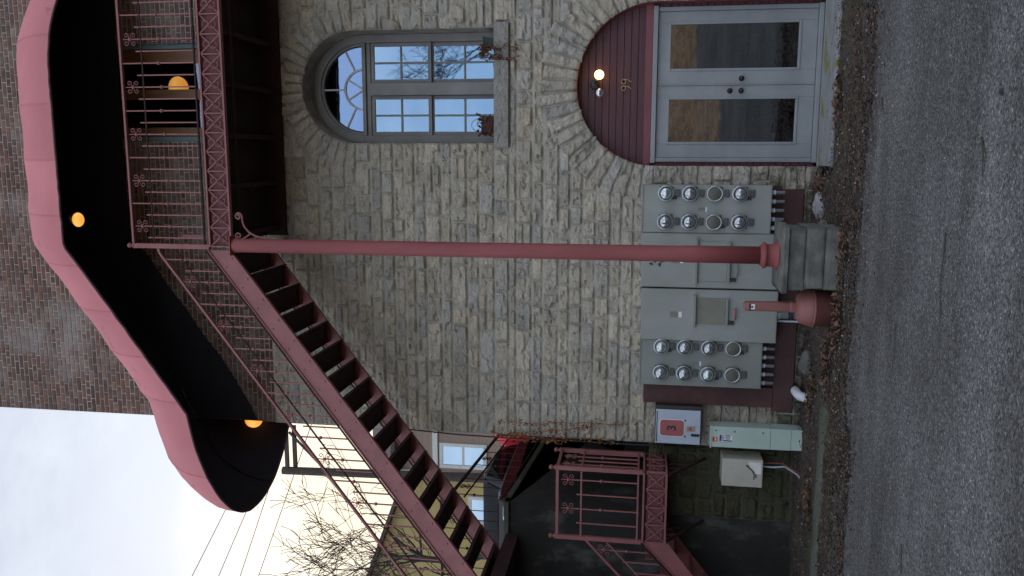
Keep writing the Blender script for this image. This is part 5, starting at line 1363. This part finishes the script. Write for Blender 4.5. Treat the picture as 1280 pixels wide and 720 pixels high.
tree((-13.3, 17.5, tzc(17.5)), 15, 5, 'spreading bare tree in front of the yellow house', lean=(-.02, 0), spread=.6, thick=.30)
tree((-16.6, 18.2, tzc(18.2)), 13.5, 12, 'slighter bare tree at the photo edge in front of the yellow gable', lean=(.05, 0), spread=.55, thick=.22, depth=6)
tree((-8.6, 17, tzc(17)), 7.5, 23, 'thin bare sapling close to the building corner', spread=.5, thick=.08, depth=5)
# trees behind the photographer, which the window panes mirror
tree((5.3, -27, gz(5.3, -27)), 14.5, 31, 'large bare tree across the lot mirrored in the window panes', spread=.6, thick=.38, depth=7, nb=3)
tree((-1.5, -33, gz(0, -33)), 5, 44, 'low bare tree on the leafy bank mirrored in the door glass', spread=.7, thick=.12, depth=5)

# ------------------------------------------------------------------ sky, sun, camera
SUN_AZ = math.radians(-24)      # measured from +Y towards +X : behind the building, to the left
SUN_EL = math.radians(21)
w = bpy.data.worlds.new('World'); scene.world = w; w.use_nodes = True; nt = w.node_tree
bg = nt.nodes['Background']; bg.inputs['Strength'].default_value = .1
sky = nt.nodes.new('ShaderNodeTexSky'); sky.sky_type = 'NISHITA'; sky.sun_disc = False; sky.sun_elevation = SUN_EL; sky.sun_rotation = SUN_AZ; sky.air_density = 1.0; sky.dust_density = .6
tc = nt.nodes.new('ShaderNodeTexCoord'); n = noise_node(nt, 2.2, 7, .58, tc.outputs['Generated'], stretch=(1, 1, 2.2))
r = ramp(nt, n.outputs['Fac'], [(.36, .12), (.62, 1)])
c = mixc(nt, sky.outputs['Color'], (7.9, 8.5, 9.6), r.outputs['Color'])
# the cloud deck is thicker and darker over the building, brighter over the open lot
sx = nt.nodes.new('ShaderNodeSeparateXYZ'); nt.links.new(tc.outputs['Generated'], sx.inputs[0])
mr = nt.nodes.new('ShaderNodeMapRange'); mr.interpolation_type = 'SMOOTHSTEP'; mr.inputs[1].default_value = -.7; mr.inputs[2].default_value = .75; mr.inputs[3].default_value = 1.55; mr.inputs[4].default_value = .80
nt.links.new(sx.outputs['Y'], mr.inputs[0])
vm = nt.nodes.new('ShaderNodeVectorMath'); vm.operation = 'SCALE'; nt.links.new(c, vm.inputs[0]); nt.links.new(mr.outputs[0], vm.inputs['Scale']); c = vm.outputs[0]
# clouds near the veiled sun are warm
dp = nt.nodes.new('ShaderNodeVectorMath'); dp.operation = 'DOT_PRODUCT'; nt.links.new(tc.outputs['Generated'], dp.inputs[0])
gaz, gel = math.radians(-22), math.radians(15)
dp.inputs[1].default_value = (math.sin(gaz) * math.cos(gel), math.cos(gaz) * math.cos(gel), math.sin(gel))
gr = nt.nodes.new('ShaderNodeMapRange'); gr.interpolation_type = 'SMOOTHSTEP'; gr.inputs[1].default_value = .968; gr.inputs[2].default_value = .998; gr.inputs[3].default_value = 0; gr.inputs[4].default_value = .88
nt.links.new(dp.outputs['Value'], gr.inputs[0])
c = mixc(nt, c, (9.3, 8.0, 5.9), gr.outputs[0])
nt.links.new(c, bg.inputs['Color'])
sl = bpy.data.lights.new('sun', 'SUN'); sl.energy = .8; sl.angle = math.radians(12); sl.color = (1, .95, .86)
so = bpy.data.objects.new('sun', sl); COL.objects.link(so)
dv = V(math.sin(SUN_AZ) * math.cos(SUN_EL), math.cos(SUN_AZ) * math.cos(SUN_EL), math.sin(SUN_EL))
so.rotation_euler = dv.to_track_quat('Z', 'Y').to_euler(); so.location = dv * 40

yaw, pit, rol = [math.radians(a) for a in (-9.2087837, 8.85801025, 1.48543563)]
F = V(math.sin(yaw) * math.cos(pit), math.cos(yaw) * math.cos(pit), math.sin(pit)); r0 = V(math.cos(yaw), -math.sin(yaw), 0); u0 = r0.cross(F)
rt_ = r0 * math.cos(rol) + u0 * math.sin(rol); up_ = u0 * math.cos(rol) - r0 * math.sin(rol)
cd = bpy.data.cameras.new('camera'); cam = bpy.data.objects.new('camera', cd); COL.objects.link(cam)
X, Y, Z = -up_, rt_, -F                 # the photograph is turned on its side
cam.matrix_world = Matrix(((X.x, Y.x, Z.x, CAM.x), (X.y, Y.y, Z.y, CAM.y), (X.z, Y.z, Z.z, CAM.z), (0, 0, 0, 1)))
cd.sensor_fit = 'HORIZONTAL'; cd.sensor_width = 36; cd.lens = 36 * 1045 / 1280; cd.clip_start = .05; cd.clip_end = 2000
scene.camera = cam
vs_ = scene.view_settings; vs_.view_transform = 'Standard'; vs_.look = 'None'; vs_.gamma = 1; vs_.use_curve_mapping = False; vs_.exposure = .46
